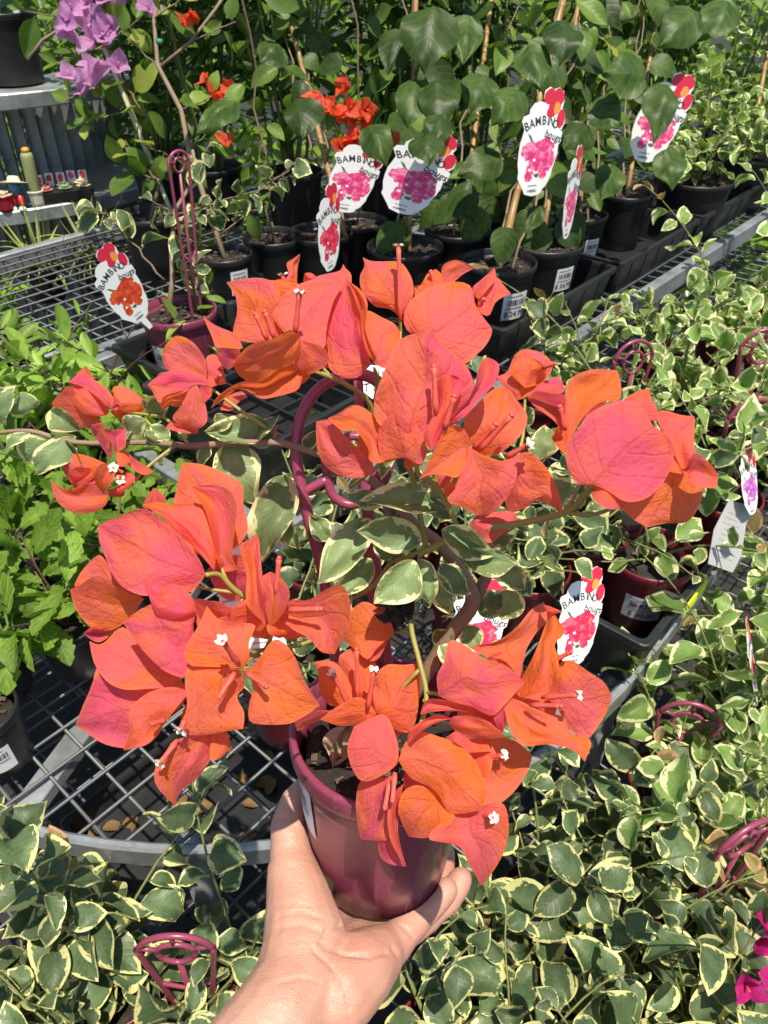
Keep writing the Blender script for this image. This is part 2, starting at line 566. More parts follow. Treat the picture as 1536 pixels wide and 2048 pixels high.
# ------------------------------------------------------------------ the setting
gm = MB()
gm.add([(-40, -40, 0), (40, -40, 0), (40, 60, 0), (-40, 60, 0)], [(0, 1, 2, 3)])
tag(gm.build('ground', MT['ground']), kind='structure')

A49 = R(49)
UU = Vector((math.cos(A49), math.sin(A49), 0))
VV = Vector((-math.sin(A49), math.cos(A49), 0))
BC = Vector((-0.248, 1.351, 0))          # centre of the rounded bench end
RO = Vector((0.236, 1.354, 0))           # a point on the front rail of the upper tier


def bench_pt(o, u, v, z):
    return Vector((o.x, o.y, 0)) + UU * u + VV * v + Vector((0, 0, z))


def sweep_rect(mb, path, w, h, bev=0.004):
    """sweeps a bevelled upright rectangle along a level path"""
    prof = [(-w / 2 + bev, -h / 2), (w / 2 - bev, -h / 2), (w / 2, -h / 2 + bev), (w / 2, h / 2 - bev),
            (w / 2 - bev, h / 2), (-w / 2 + bev, h / 2), (-w / 2, h / 2 - bev), (-w / 2, -h / 2 + bev)]
    vs_, fs = [], []
    n = len(path)
    for i, p in enumerate(path):
        t = (path[min(i + 1, n - 1)] - path[max(i - 1, 0)]); t.z = 0; t.normalize()
        s = Vector((t.y, -t.x, 0))
        for a, b in prof:
            vs_.append(p + s * a + Vector((0, 0, b)))
    k = len(prof)
    for i in range(n - 1):
        for j in range(k):
            j2 = (j + 1) % k
            fs.append((i * k + j, i * k + j2, (i + 1) * k + j2, (i + 1) * k + j))
    fs.append(tuple(range(k))); fs.append(tuple((n - 1) * k + j for j in range(k - 1, -1, -1)))
    mb.add(vs_, fs, smooth=False)


wm = MB()
wm.tube([(-0.5, 0, 0), (0.5, 0, 0)], 0.0027, 8)
WIRE = wm.mesh('wire', MT['wire'])


def wire(parent, a, b):
    a, b = Vector(a), Vector(b)
    d = b - a
    if d.length < 0.03: return
    rot = d.to_track_quat('X', 'Z').to_matrix().to_4x4()
    M = Matrix.Translation((a + b) / 2) @ rot @ Matrix.Diagonal((d.length, 1, 1, 1))
    new_obj('wire', WIRE, parent, ROOTS[parent].inverted() @ M)


def leg(parent, p, r=0.018):
    mb = MB(); mb.tube([(p.x, p.y, 0.0), (p.x, p.y, p.z)], r, 10)
    mb.build('leg', MT['galv'], parent)


def round_bench(z, r, umax, label, step=0.055, bars=True):
    b = thing('round_bench', bench_pt(BC, 0, 0, 0), label, 'bench', 'round ended mesh benches')
    path = [bench_pt(BC, umax, -r, z - 0.012)] + [bench_pt(BC, umax - i * (umax / 8), -r, z - 0.012) for i in range(1, 8)]
    for i in range(49):
        w = -math.pi / 2 - math.pi * i / 48
        path.append(bench_pt(BC, r * math.cos(w), r * math.sin(w), z - 0.012))
    mb = MB(); sweep_rect(mb, path, 0.014, 0.042)
    mb.build('rim', MT['galv'], b)
    k = int(r / step)
    rr = r - 0.006
    for i in range(-k, k + 1):
        v = i * step
        wire(b, bench_pt(BC, -math.sqrt(max(0, rr * rr - v * v)), v, z), bench_pt(BC, umax, v, z))
    u = -k * step
    while u < umax:
        h = math.sqrt(max(0, rr * rr - u * u)) if u < 0 else rr
        wire(b, bench_pt(BC, u, -h, z - 0.0052), bench_pt(BC, u, h, z - 0.0052))
        u += step
    if bars:
        for w in (-100, -128, -156, -185):
            e = bench_pt(BC, (r - 0.02) * math.cos(R(w)), (r - 0.02) * math.sin(R(w)), z - 0.024)
            c0 = bench_pt(BC, 0.2 * math.cos(R(w)), 0.2 * math.sin(R(w)), z - 0.024)
            mb = MB(); sweep_rect(mb, [c0, e], 0.036, 0.024, 0.002)
            mb.build('support_bar', MT['galv'], b)
    for w in (-90, -140, -190):
        leg(b, bench_pt(BC, (r - 0.03) * math.cos(R(w)), (r - 0.03) * math.sin(R(w)), z - 0.034))
    return b


round_bench(0.62, 0.866, 2.2, 'round ended galvanised mesh bench with curved rim behind the hand')
round_bench(0.35, 1.225, 2.2, 'lower galvanised mesh shelf under the variegated plants, curved rim at bottom corner', step=0.06, bars=False)


def tier(u0, u1, v0, v1, z, label, rail=True):
    b = thing('mesh_bench', bench_pt(RO, (u0 + u1) / 2, (v0 + v1) / 2, 0), label, 'bench', 'upper mesh benches')
    mb = MB(); sweep_rect(mb, [bench_pt(RO, u0, v0, z - 0.02), bench_pt(RO, u1, v0, z - 0.02)], 0.03, 0.05, 0.003)
    mb.build('front_rail', MT['galv'], b)
    mb = MB(); sweep_rect(mb, [bench_pt(RO, u0, v1, z - 0.02), bench_pt(RO, u1, v1, z - 0.02)], 0.03, 0.05, 0.003)
    mb.build('back_rail', MT['galv'], b)
    for u in (u0, u1):
        mb = MB(); sweep_rect(mb, [bench_pt(RO, u, v0 + 0.018, z - 0.021), bench_pt(RO, u, v1 - 0.018, z - 0.021)], 0.03, 0.045, 0.003)
        mb.build('end_rail', MT['galv'], b)
    v = v0 + 0.05
    while v < v1 - 0.02:
        wire(b, bench_pt(RO, u0, v, z), bench_pt(RO, u1, v, z)); v += 0.05
    u = u0 + 0.05
    while u < u1:
        wire(b, bench_pt(RO, u, v0 + 0.01, z - 0.0052), bench_pt(RO, u, v1 - 0.01, z - 0.0052)); u += 0.05
    for u in (u0 + 0.05, (u0 + u1) / 2, u1 - 0.05):
        for v in (v0 + 0.03, v1 - 0.03):
            leg(b, bench_pt(RO, u, v, z - 0.03))
    return b


tier(-0.62, 2.4, 0.0, 0.72, 0.82, 'galvanised bench with bright front rail carrying the black pots in trays')
tier(-1.35, 2.4, 0.76, 1.5, 0.82, 'bare galvanised wire mesh bench at the left behind the green seedlings')


# ---- trays
def uv_of(o, p):
    q = p - Vector((o.x, o.y, p.z))
    return q.dot(UU), q.dot(VV)


def tray(o, u0, u1, v0, v1, z, h, label, grid=False):
    c = bench_pt(o, (u0 + u1) / 2, (v0 + v1) / 2, z)
    t = thing('nursery_tray', c, label, 'tray', 'black plastic nursery trays', A49)
    mb = MB()
    a, b = (u1 - u0) / 2, (v1 - v0) / 2
    def ring(x, y, zz, r=0.012):
        out = []
        for sx, sy in ((1, 1), (-1, 1), (-1, -1), (1, -1)):
            base = {(1, 1): 0, (-1, 1): 90, (-1, -1): 180, (1, -1): 270}[(sx, sy)]
            for k in range(4):
                w = R(base + 30 * k)
                out.append((sx * (x - r) + r * math.cos(w), sy * (y - r) + r * math.sin(w), zz))
        return out
    rings = [ring(a - 0.02, b - 0.02, 0.0), ring(a - 0.007, b - 0.007, h - 0.012), ring(a, b, h - 0.012), ring(a, b, h - 0.001), ring(a - 0.002, b - 0.002, h),
             ring(a - 0.010, b - 0.010, h), ring(a - 0.012, b - 0.012, h - 0.004), ring(a - 0.024, b - 0.024, 0.006)]
    n = 16
    vs_ = [p for r_ in rings for p in r_]
    fs = []
    for i in range(len(rings) - 1):
        for k in range(n):
            k2 = (k + 1) % n
            fs.append((i * n + k, i * n + k2, (i + 1) * n + k2, (i + 1) * n + k))
    fs.append(tuple(range(n - 1, -1, -1))); fs.append(tuple((len(rings) - 1) * n + k for k in range(n)))
    mb.add(vs_, fs, smooth=False)
    # upright ribs on the long faces
    mb.build('tray_body', MT['tray_plastic'], t, world=False)
    rb = MB()
    k = max(2, int((u1 - u0) / 0.07))
    for i in range(1, k):
        x = -a + (2 * a) * i / k
        for sy in (-1, 1):
            rb.tube([(x * 0.97, sy * (b - 0.0205), 0.004), (x, sy * (b - 0.0075), h - 0.013)], 0.003, 4)
    rb.build('rib_band', MT['tray_plastic'], t, world=False)
    if grid:
        gb = MB()
        for i in range(1, 6):
            x = -a + 2 * a * i / 6
            gb.box((x, 0, h - 0.012), (0.004, 2 * b - 0.03, 0.012))
        for i in range(1, 4):
            y = -b + 2 * b * i / 4
            gb.box((0, y, h - 0.0125), (2 * a - 0.03, 0.004, 0.011))
        gb.build('lattice', MT['tray_plastic'], t, world=False)
    return t


TZ = 0.826
u0_, v0_ = uv_of(RO, G(985, 655, TZ + 0.085)); u1_, v1_ = uv_of(RO, G(1208, 522, TZ + 0.085))
u2_, v2_ = uv_of(RO, G(1365, 427, TZ + 0.085))
vf = 0.03
tray(RO, u0_, u1_ - 0.01, vf, vf + 0.31, TZ, 0.085, 'black tray at the rail corner holding the pot with the 24.99 price label')
tray(RO, u1_ + 0.01, u2_ - 0.01, vf, vf + 0.31, TZ, 0.085, 'black tray in the middle of the rail holding smaller black pots')
tray(RO, u2_ + 0.01, u2_ + 0.50, vf, vf + 0.31, TZ, 0.085, 'black tray farthest along the rail holding the variegated plant pot')
tray(RO, u0_ - 0.22, u0_ + 0.24, vf + 0.33, vf + 0.63, TZ, 0.085, 'black tray in the second row under the pot with the pink tag')
tray(RO, u0_ - 0.56, u0_ - 0.25, vf + 0.28, vf + 0.55, TZ, 0.085, 'black tray beside the burgundy pot with the orange flower tag')
tray(RO, -0.60, -0.28, 0.03, 0.34, TZ, 0.12, 'empty black lattice crate behind the top of the burgundy trellis', grid=True)
ru, rv = uv_of(BC, G(1290, 1292, 0.74))
tray(BC, ru, ru + 0.62, rv - 0.005, rv + 0.27, 0.626, 0.112, 'black tray on the bench edge holding the burgundy pots at the right')
ru3, rv3 = uv_of(BC, G(560, 1560, 0.35))
tray(BC, -0.72, -0.36, -0.52, -0.25, 0.356, 0.05, 'shallow black tray with fallen leaves under the round mesh bench')
tray(BC, -0.78, -0.42, -0.06, 0.30, 0.626, 0.06, 'black tray under the bright green seedlings at the left edge')

# ------------------------------------------------------------------ leaf meshes (unit length along +Y, facing +Z)
def leaf_grid(mb, L, W, prof, cup=0.0, bend=0.0, wave=0.0, serr=0, ns=9, nt=6, seed=0, petiole=0.0, twist=0.0, M=None, mi=0, fold=0.0):
    rnd = random.Random(seed)
    ph = [rnd.uniform(0, 6.28) for _ in range(4)]
    rows = []
    vs_, uv, ed = [], [], []
    wmax = max(prof(i / 50) for i in range(51))
    for i in range(ns + 1):
        s = i / ns
        w = prof(s) / wmax * W / 2
        if serr:
            w *= 1 + 0.34 * (0.5 - ((s * serr) % 1.0)) * (1 if 0.12 < s < 0.96 else 0)
        a = bend * s
        # midrib bends down as it goes
        if abs(bend) > 1e-4:
            y = L * math.sin(a) / bend; z = -L * (1 - math.cos(a)) / bend
        else:
            y, z = L * s, 0.0
        tw = twist * s
        for j in range(nt + 1):
            t = -1 + 2 * j / nt
            x = t * w
            zz = cup * W * (t * t) * (prof(s) / wmax) + fold * abs(t) * w
            zz += wave * W * (abs(t) ** 1.5) * math.sin(s * 6.5 + ph[0] + (ph[1] if t > 0 else 0)) * min(1, 3 * (1 - s) + 0.2)
            yy = y + 0.03 * wave * math.sin(5 * s + ph[2])
            c, sn = math.cos(tw), math.sin(tw)
            p = Vector((x * c - zz * sn, yy + zz * math.sin(a), z + x * sn + zz * c * math.cos(a)))
            vs_.append(M @ p if M else p)
            uv.append((0.5 + t * 0.5, s))
            ed.append((1 - abs(t)) * prof(s) / wmax + (0.0 if s < 0.93 else 0.0))
    fs = [(i * (nt + 1) + j, i * (nt + 1) + j + 1, (i + 1) * (nt + 1) + j + 1, (i + 1) * (nt + 1) + j) for i in range(ns) for j in range(nt)]
    mb.add(vs_, fs, mi, uv, ed)
    if petiole:
        w = 0.018 * L
        pv = [Vector((-w, -petiole * L, -0.02 * L)), Vector((w, -petiole * L, -0.02 * L)), Vector((w, 0.06 * L, -0.004)), Vector((-w, 0.06 * L, -0.004)),
              Vector((0, -petiole * L, -0.05 * L)), Vector((0, 0.06 * L, -0.03 * L))]
        mb.add([M @ p if M else p for p in pv], [(0, 1, 2, 3), (1, 4, 5, 2), (4, 0, 3, 5)], mi, [(0.5, 0.3)] * 6, [1.0] * 6)


P_OVATE = lambda s: (s + 0.004) ** 0.55 * (1.0001 - s ** 1.7) * (1 - 0.25 * s ** 4)
P_HEART = lambda s: (s + 0.012) ** 0.33 * (1.0001 - s ** 1.8) * (1 - 0.3 * s ** 5)
P_LANCE = lambda s: (s + 0.004) ** 0.85 * (1.0001 - s) ** 0.75
P_NARROW = lambda s: (s + 0.01) ** 0.6 * (1.0001 - s) ** 0.8


def leaf_set(name, mat, n, W, prof, cup, bend, wave, serr=0, ns=9, nt=6, petiole=0.14, seed0=0, twist=0.3, fold=0.25):
    out = []
    for i in range(n):
        rnd = random.Random(seed0 + i)
        mb = MB()
        leaf_grid(mb, 1.0, W * rnd.uniform(0.88, 1.14), prof, cup * rnd.uniform(-0.6, 1.3), bend * rnd.uniform(-0.25, 1.3), wave * rnd.uniform(0.4, 1.3),
                  serr, ns, nt, seed0 + i, petiole, rnd.uniform(-twist, twist), fold=fold * rnd.uniform(0.1, 1.3))
        out.append(mb.mesh(name, mat))
    return out


LV = {
    'var': leaf_set('leaf', MT['var_leaf'], 14, 0.66, P_OVATE, 0.16, 1.0, 0.17, seed0=100, fold=0.4, twist=0.5, ns=12, nt=8),
    'pale': leaf_set('leaf', MT['var_leaf_pale'], 12, 0.58, P_OVATE, 0.14, 1.0, 0.13, seed0=150, fold=0.4, twist=0.5, ns=11, nt=6),
    'new': leaf_set('leaf', MT['var_leaf_new'], 5, 0.55, P_OVATE, 0.22, 0.7, 0.12, seed0=200),
    'heart': leaf_set('leaf', MT['heart_leaf'], 10, 0.78, P_HEART, 0.06, 0.7, 0.05, seed0=250, petiole=0.35, fold=0.2),
    'mid': leaf_set('leaf', MT['mid_leaf'], 8, 0.6, P_OVATE, 0.12, 0.9, 0.06, seed0=300),
    'bright': leaf_set('leaf', MT['bright_leaf'], 10, 0.38, P_LANCE, 0.14, 1.3, 0.08, serr=6, ns=28, nt=4, seed0=350, petiole=0.1),
    'smooth': leaf_set('leaf', MT['lime_leaf'], 8, 0.34, P_LANCE, 0.16, 1.0, 0.03, ns=9, nt=4, seed0=380, petiole=0.05),
    'grass': leaf_set('blade', MT['grass_leaf'], 6, 0.045, P_NARROW, 0.1, 1.9, 0.0, ns=12, nt=2, seed0=420, petiole=0),
}


def orient(pos, d, nrm, size, roll=0.0):
    y = d.normalized()
    z = (nrm - y * nrm.dot(y))
    if z.length < 1e-4: z = y.orthogonal()
    z.normalize()
    x = y.cross(z)
    M = Matrix((x, y, z)).transposed().to_4x4()
    if roll: M = M @ Matrix.Rotation(roll, 4, 'Y')
    return Matrix.Translation(pos) @ M @ Matrix.Scale(size, 4)


KEEP_OUT = []          # frame boxes (x0, y0, x1, y1, depth) that nearer leaves leave free: the printed tags and price labels show in full


def blocked(p):
    x, y, d = proj(p)
    for x0, y0, x1, y1, dd in KEEP_OUT:
        if x0 < x < x1 and y0 < y < y1 and d < dd: return True
    return False


def put_leaf(parent, meshes, M, rnd, name='leaf'):
    return new_obj(name, rnd.choice(meshes), parent, ROOTS[parent].inverted() @ M)


def stem_path(root, az, lean, length, droop, rnd, n=9, wob=0.18):
    p = Vector(root)
    pts = [p.copy()]
    el = math.pi / 2 - lean
    for i in range(n):
        el -= droop / n * rnd.uniform(0.4, 1.6)
        az += rnd.uniform(-wob, wob)
        d = Vector((math.cos(az) * math.cos(el), math.sin(az) * math.cos(el), math.sin(el)))
        p = p + d * (length / n)
        pts.append(p.copy())
    return pts


def along(pts, f):
    k = f * (len(pts) - 1)
    i = min(int(k), len(pts) - 2)
    return pts[i].lerp(pts[i + 1], k - i), (pts[i + 1] - pts[i]).normalized()


def leafy_stem(parent, mb, pts, kind, size, spacing, rnd, start=0.2, rad=0.0022, new_tip=False, up=0.9, face=None, tipk='new', mi=0, dens_tip=True):
    L = sum((pts[i + 1] - pts[i]).length for i in range(len(pts) - 1))
    n = len(pts)
    mb.tube(pts, [rad * (1 - 0.65 * i / (n - 1)) for i in range(n)], 5, mi)
    phi = rnd.uniform(0, 6.28)
    f = start
    while f <= 1.0:
        p, t = along(pts, min(f, 0.999))
        phi += 2.4
        a = t.orthogonal().normalized()
        b = t.cross(a)
        out = a * math.cos(phi) + b * math.sin(phi)
        tipf = max(0.0, (f - 0.72) / 0.28)
        d = (out + t * (0.35 + 0.7 * tipf) + Vector((0, 0, rnd.uniform(-0.25, 0.25)))).normalized()
        nrm = Vector((rnd.gauss(0, 0.5), rnd.gauss(0, 0.5), up))
        if face is not None: nrm += face
        sz = size * rnd.uniform(0.55, 1.22) * (1 - 0.5 * tipf)
        k = tipk if (new_tip and tipf > 0.45) else kind
        q = p + d * sz * 0.14
        if not blocked(q + d * sz * 0.5) and not blocked(q + d * sz * 0.9):
            put_leaf(parent, LV[k], orient(q, d, nrm, sz), rnd)
        f += spacing / L * rnd.uniform(0.7, 1.3)


# ------------------------------------------------------------------ pots
POTS = {}


def pot_r(rt, h, z):
    """outer radius of a pot (rim radius rt, height h) at height z, below its lip"""
    return rt * (0.78 + 0.17 * z / h)


def pot_mesh(rt, h, mat, seg=40):
    key = (round(rt, 4), round(h, 4), mat.name)
    if key not in POTS:
        mb = MB()
        lip = min(0.016, h * 0.14)
        rb = pot_r(rt, h, 0)
        prof = [(0.0, 0.002), (rb - 0.006, 0.002), (rb - 0.003, 0.0), (rb, 0.003)]
        prof += [(pot_r(rt, h, z * h), z * h) for z in (0.25, 0.5, 0.75)]
        prof += [(pot_r(rt, h, h - lip), h - lip), (rt * 0.985, h - lip + 0.001), (rt * 0.995, h - lip + 0.003), (rt, h - 0.003), (rt - 0.0012, h - 0.0004), (rt - 0.003, h),
                 (rt - 0.0045, h - 0.001), (rt * 0.945, h - lip * 1.2), (pot_r(rt, h, h * 0.5) - 0.004, h * 0.5), (pot_r(rt, h, h * 0.35) - 0.004, h * 0.35)]
        mb.lathe(prof, seg)
        POTS[key] = mb.mesh('pot', mat)
    return POTS[key]


SOILS = {}


def soil_mesh(r, chips, seed):
    key = (round(r, 3), chips, seed % 3)
    if key not in SOILS:
        mb = MB(); rnd = random.Random(seed)
        n, m = 7, 24
        vs_ = [(0, 0, 0.004)]
        for i in range(1, n + 1):
            for k in range(m):
                w = 2 * math.pi * k / m
                rr = r * i / n
                vs_.append((rr * math.cos(w), rr * math.sin(w), rnd.uniform(-0.003, 0.004) if i < n else -0.004))
        fs = [(0, 1 + k, 1 + (k + 1) % m) for k in range(m)]
        for i in range(n - 1):
            for k in range(m):
                k2 = (k + 1) % m
                fs.append((1 + i * m + k, 1 + (i + 1) * m + k, 1 + (i + 1) * m + k2, 1 + i * m + k2))
        mb.add(vs_, fs)
        cb = MB()
        for _ in range(chips):
            a, q = rnd.uniform(0, 6.28), r * math.sqrt(rnd.random()) * 0.93
            s = rnd.uniform(0.003, 0.010)
            M = Matrix.Translation((q * math.cos(a), q * math.sin(a), rnd.uniform(0.002, 0.006))) @ Matrix.Rotation(rnd.uniform(0, 3.1), 4, 'Z') @ Matrix.Rotation(rnd.uniform(-0.6, 0.6), 4, 'X')
            cb.box((0, 0, 0), (s, s * rnd.uniform(0.35, 0.8), s * 0.28), M, taper=0.7)
        SOILS[key] = (mb.mesh('soil', MT['soil']), cb.mesh('mulch', MT['chip']) if chips else None)
    return SOILS[key]


def text_verts(s, size):
    cu = bpy.data.curves.new('lettering', 'FONT')
    cu.body = s; cu.size = size; cu.align_x = 'CENTER'; cu.align_y = 'CENTER'; cu.resolution_u = 2; cu.offset = size * 0.012
    ob = bpy.data.objects.new('lettering', cu)
    COL.objects.link(ob)
    dg = bpy.context.evaluated_depsgraph_get()
    me = ob.evaluated_get(dg).to_mesh()
    vs_ = [v.co.copy() for v in me.vertices]
    fs = [tuple(p.vertices) for p in me.polygons]
    ob.evaluated_get(dg).to_mesh_clear()
    bpy.data.objects.remove(ob); bpy.data.curves.remove(cu)
    return vs_, fs


TXT = {}


def text(s, size):
    if (s, size) not in TXT: TXT[(s, size)] = text_verts(s, size)
    return TXT[(s, size)]


def sticker(root, pot, rt, h, az, zc, w, hh, price=None, seed=0):
    """a price label that follows the pot's side: a sub-part of the pot"""
    rnd = random.Random(seed)
    def wrap(x, y, off):
        z = zc + y
        r = pot_r(rt, h, z) + off
        a = az + x / r
        return (r * math.cos(a), r * math.sin(a), z)
    mb = MB()
    n = 8
    vs_ = [wrap(-w / 2 + w * i / n, y, 0.0008) for y in (-hh / 2, hh / 2) for i in range(n + 1)]
    mb.add(vs_, [(i, i + 1, n + 2 + i, n + 1 + i) for i in range(n)], 0)
    def rect(x0, x1, y0, y1, mi):
        k = max(1, int((x1 - x0) / (w / 8)))
        v = [wrap(x0 + (x1 - x0) * i / k, y, 0.0013) for y in (y0, y1) for i in range(k + 1)]
        mb.add(v, [(i, i + 1, k + 2 + i, k + 1 + i) for i in range(k)], mi)
    x = -w * 0.36
    while x < w * 0.36:
        b = rnd.choice((0.012, 0.02, 0.035)) * w
        rect(x, x + b, hh * 0.04, hh * 0.26, 1)
        x += b + rnd.choice((0.012, 0.02, 0.03)) * w
    rect(-w * 0.38, w * 0.3, hh * 0.36, hh * 0.40, 2)
    rect(-w * 0.40, w * 0.40, -hh * 0.08, -hh * 0.035, 2)
    if price:
        tv, tf = text(price, hh * 0.28)
        mb.add([wrap(p.x, p.y - hh * 0.28, 0.0014) for p in tv], tf, 1, smooth=False)
    me = mb.mesh('price_label', [MT['label_white'], MT['ink'], MT['ink_grey']])
    return new_obj('price_label', me, pot)


def potted(name, loc, rt, h, mat, label, cat, group, fill=0.86, chips=40, seed=0):
    """an Empty at the pot's base with pot and soil; returns root, pot, soil height"""
    root = thing(name, loc, label, cat, group)
    pot = new_obj('pot', pot_mesh(rt, h, mat), root)
    r_in = (pot_r(rt, h, h * fill) - 0.006)
    sm, cm = soil_mesh(r_in, chips, seed)
    so = new_obj('soil', sm, root, Matrix.Translation((0, 0, h * fill)) @ Matrix.Rotation(seed, 4, 'Z'))
    if cm:
        tag(new_obj('mulch', cm, root, Matrix.Translation((0, 0, h * fill)) @ Matrix.Rotation(seed, 4, 'Z')), kind='stuff')
    return root, pot, Vector(loc) + Vector((0, 0, h * fill))


def trellis(parent, base, w, ht, yaw, mat=None, tilt=0.0, lean=0.0):
    """moulded plastic plant support: outer arch, inner arch, spokes, two prongs"""
    mb = MB()
    X = Vector((math.cos(yaw), math.sin(yaw), 0))
    Z = (Vector((0, 0, 1)) + Vector((-math.sin(yaw), math.cos(yaw), 0)) * tilt + X * lean).normalized()
    pt = lambda x, z: Vector(base) + X * x + Z * z
    r = 0.0031 * (w / 0.075) ** 0.4
    ra = w / 2
    zc = ht - ra
    arc = lambda rad, zc_, a0, a1, n=18: [pt(rad * math.cos(R(a0 + (a1 - a0) * i / n)), zc_ + rad * math.sin(R(a0 + (a1 - a0) * i / n))) for i in range(n + 1)]
    out = [pt(ra * 0.45, -0.03), pt(ra * 0.62, ht * 0.25)] + arc(ra, zc, 0, 180, 20) + [pt(-ra * 0.62, ht * 0.25), pt(-ra * 0.45, -0.03)]
    up = X.cross(Z)
    mb.tube(spline(out, 2), r * 1.15, 8, up=up)
    mb.tube(arc(ra * 0.5, zc, 0, 180), r, 6, up=up)
    mb.tube(spline([pt(-ra * 0.5, zc), pt(-ra * 0.42, zc - ra * 0.35), pt(0, zc - ra * 0.62), pt(ra * 0.42, zc - ra * 0.35), pt(ra * 0.5, zc)]), r, 8, up=up)
    for a in (90, 20, 160):
        mb.tube([pt(ra * 0.5 * math.cos(R(a)), zc + ra * 0.5 * math.sin(R(a))), pt(ra * math.cos(R(a)), zc + ra * math.sin(R(a)))], r * 0.9, 6, up=up)
    mb.tube([pt(0, zc - ra * 0.62), pt(0, -0.03)], r * 1.1, 6, up=up)
    mb.tube([pt(-ra * 0.7, ht * 0.42), pt(0, ht * 0.34), pt(ra * 0.7, ht * 0.42)], r * 0.9, 6, up=up)
    return mb.build('trellis', mat or MT['trellis'], parent)


# ------------------------------------------------------------------ printed tags
TAG_OUT = [(1150, 200), (1185, 160), (1230, 150), (1290, 172), (1310, 240), (1360, 285), (1385, 350), (1415, 375), (1405, 440), (1386, 462), (1380, 520), (1362, 580),
           (1342, 635), (1336, 670), (1300, 735), (1268, 765), (1258, 785), (1230, 798), (1180, 800), (1125, 778), (1112, 745), (1090, 700), (1068, 655), (1074, 620), (1067, 560), (1070, 500),
           (1080, 430), (1100, 370), (1112, 330), (1092, 270), (1105, 240), (1148, 228)]
TAG_C, TAG_S = (1240, 480), 1 / 345.0
tl = lambda x, y: ((x - TAG_C[0]) * TAG_S, (TAG_C[1] - y) * TAG_S)


def poly_slab(mb, pts, z0, z1, mi=0):
    n = len(pts)
    vs_ = [(x, y, z0) for x, y in pts] + [(x, y, z1) for x, y in pts]
    mb.add(vs_, [tuple(range(n, 2 * n)), tuple(range(n - 1, -1, -1))] + [(i, (i + 1) % n, n + (i + 1) % n, n + i) for i in range(n)], mi, smooth=False)


def blob(cx_, cy_, rx, ry, rnd, jag=0.16, n=22, rot=0.0):
    out = []
    for k in range(n):
        w = 2 * math.pi * k / n
        q = 1 + rnd.uniform(-jag, jag)
        x, y = rx * q * math.cos(w), ry * q * math.sin(w)
        out.append((cx_ + x * math.cos(rot) - y * math.sin(rot), cy_ + x * math.sin(rot) + y * math.cos(rot)))
    return out


TAGS = {}


def tag_meshes(kind):
    if kind in TAGS: return TAGS[kind]
    rnd = random.Random(5)
    card = MB(); poly_slab(card, [tl(*p) for p in TAG_OUT], -0.004, 0.004)
    # white backing round the red flower
    poly_slab(card, [tl(*p) for p in [(1290, 170), (1255, 135), (1262, 85), (1300, 62), (1335, 80), (1375, 72), (1412, 100), (1418, 170), (1405, 210), (1432, 260), (1428, 320), (1405, 360), (1390, 352), (1360, 284), (1312, 238)]], -0.004, 0.0037)
    fl = MB()
    for x, y, rx, ry, ro in ((1345, 190, 48, 62, 0.3), (1302, 124, 44, 54, 0.5), (1376, 130, 40, 56, -0.25), (1396, 282, 33, 66, 0.15), (1322, 226, 36, 46, 0.9)):
        q = blob(x, y, rx, ry, rnd, 0.03, 18, ro)
        poly_slab(fl, [tl(*p) for p in q][::-1], 0.0041, 0.0052 + 0.0004 * (x % 3))
    poly_slab(fl, [tl(*p) for p in blob(1360, 208, 24, 44, rnd, 0.05, 16, 0.2)][::-1], 0.0045, 0.0072, 1)
    pic = MB()
    for i, (x, y, rx, ry, ro) in enumerate(((1160, 475, 62, 68, 0.2), (1265, 470, 78, 72, 0.0), (1300, 560, 52, 80, 0.3), (1210, 560, 50, 60, 0), (1158, 630, 34, 62, 0.15), (1265, 640, 34, 52, -0.2))):
        q = blob(x, y, rx, ry, rnd, 0.20, 20, ro)
        poly_slab(pic, [tl(*p) for p in q][::-1], 0.0041, 0.0050 + 0.0003 * i, 0)
    for x, y in ((1195, 545), (1160, 610)):
        poly_slab(pic, [tl(*p) for p in blob(x, y, 11, 11, rnd, 0.1, 8)][::-1], 0.0045, 0.0076, 2)
    poly_slab(pic, [tl(*p) for p in ((1140, 355), (1165, 375), (1180, 412), (1160, 405))][::-1], 0.0041, 0.0054, 1)
    poly_slab(pic, [tl(*p) for p in blob(1215, 655, 20, 16, rnd, 0.2, 9)][::-1], 0.0041, 0.0069, 1)
    le = MB()
    word = 'BAMBINO'
    xs = [1128, 1168, 1215, 1262, 1296, 1322, 1356]; ys = [312, 296, 284, 282, 286, 296, 318]; an = [20, 12, 6, 0, -8, -16, -24]
    for ch, x, y, a in zip(word, xs, ys, an):
        tv, tf = text(ch, 0.20)
        cx_, cy_ = tl(x, y)
        c, s = math.cos(R(a)), math.sin(R(a))
        le.add([(cx_ + (p.x * c - p.y * 1.25 * s) * 0.9, cy_ + p.x * s + p.y * 1.25 * c, 0.0085) for p in tv], tf, 0, smooth=False)
    for s_, x, y, a, sz in (('bougs', 1340, 398, -24, 0.22), ('bougainvillea', 1188, 724, -6, 0.05), ('HIMBRI', 1182, 762, -6, 0.085)):
        tv, tf = text(s_, sz)
        cx_, cy_ = tl(x, y)
        c, s = math.cos(R(a)), math.sin(R(a))
        le.add([(cx_ + p.x * 0.8 * c - p.y * s, cy_ + p.x * 0.8 * s + p.y * c, 0.0085) for p in tv], tf, 0, smooth=False)
    TAGS[kind] = (card.mesh('card', MT['white_print']), fl.mesh('red_flower', [MT['tag_red'], MT['tag_orange']]),
                  pic.mesh('picture', [MT[kind], MT['print_leaf'], MT['white_print']]), le.mesh('lettering', MT['ink']))
    return TAGS[kind]


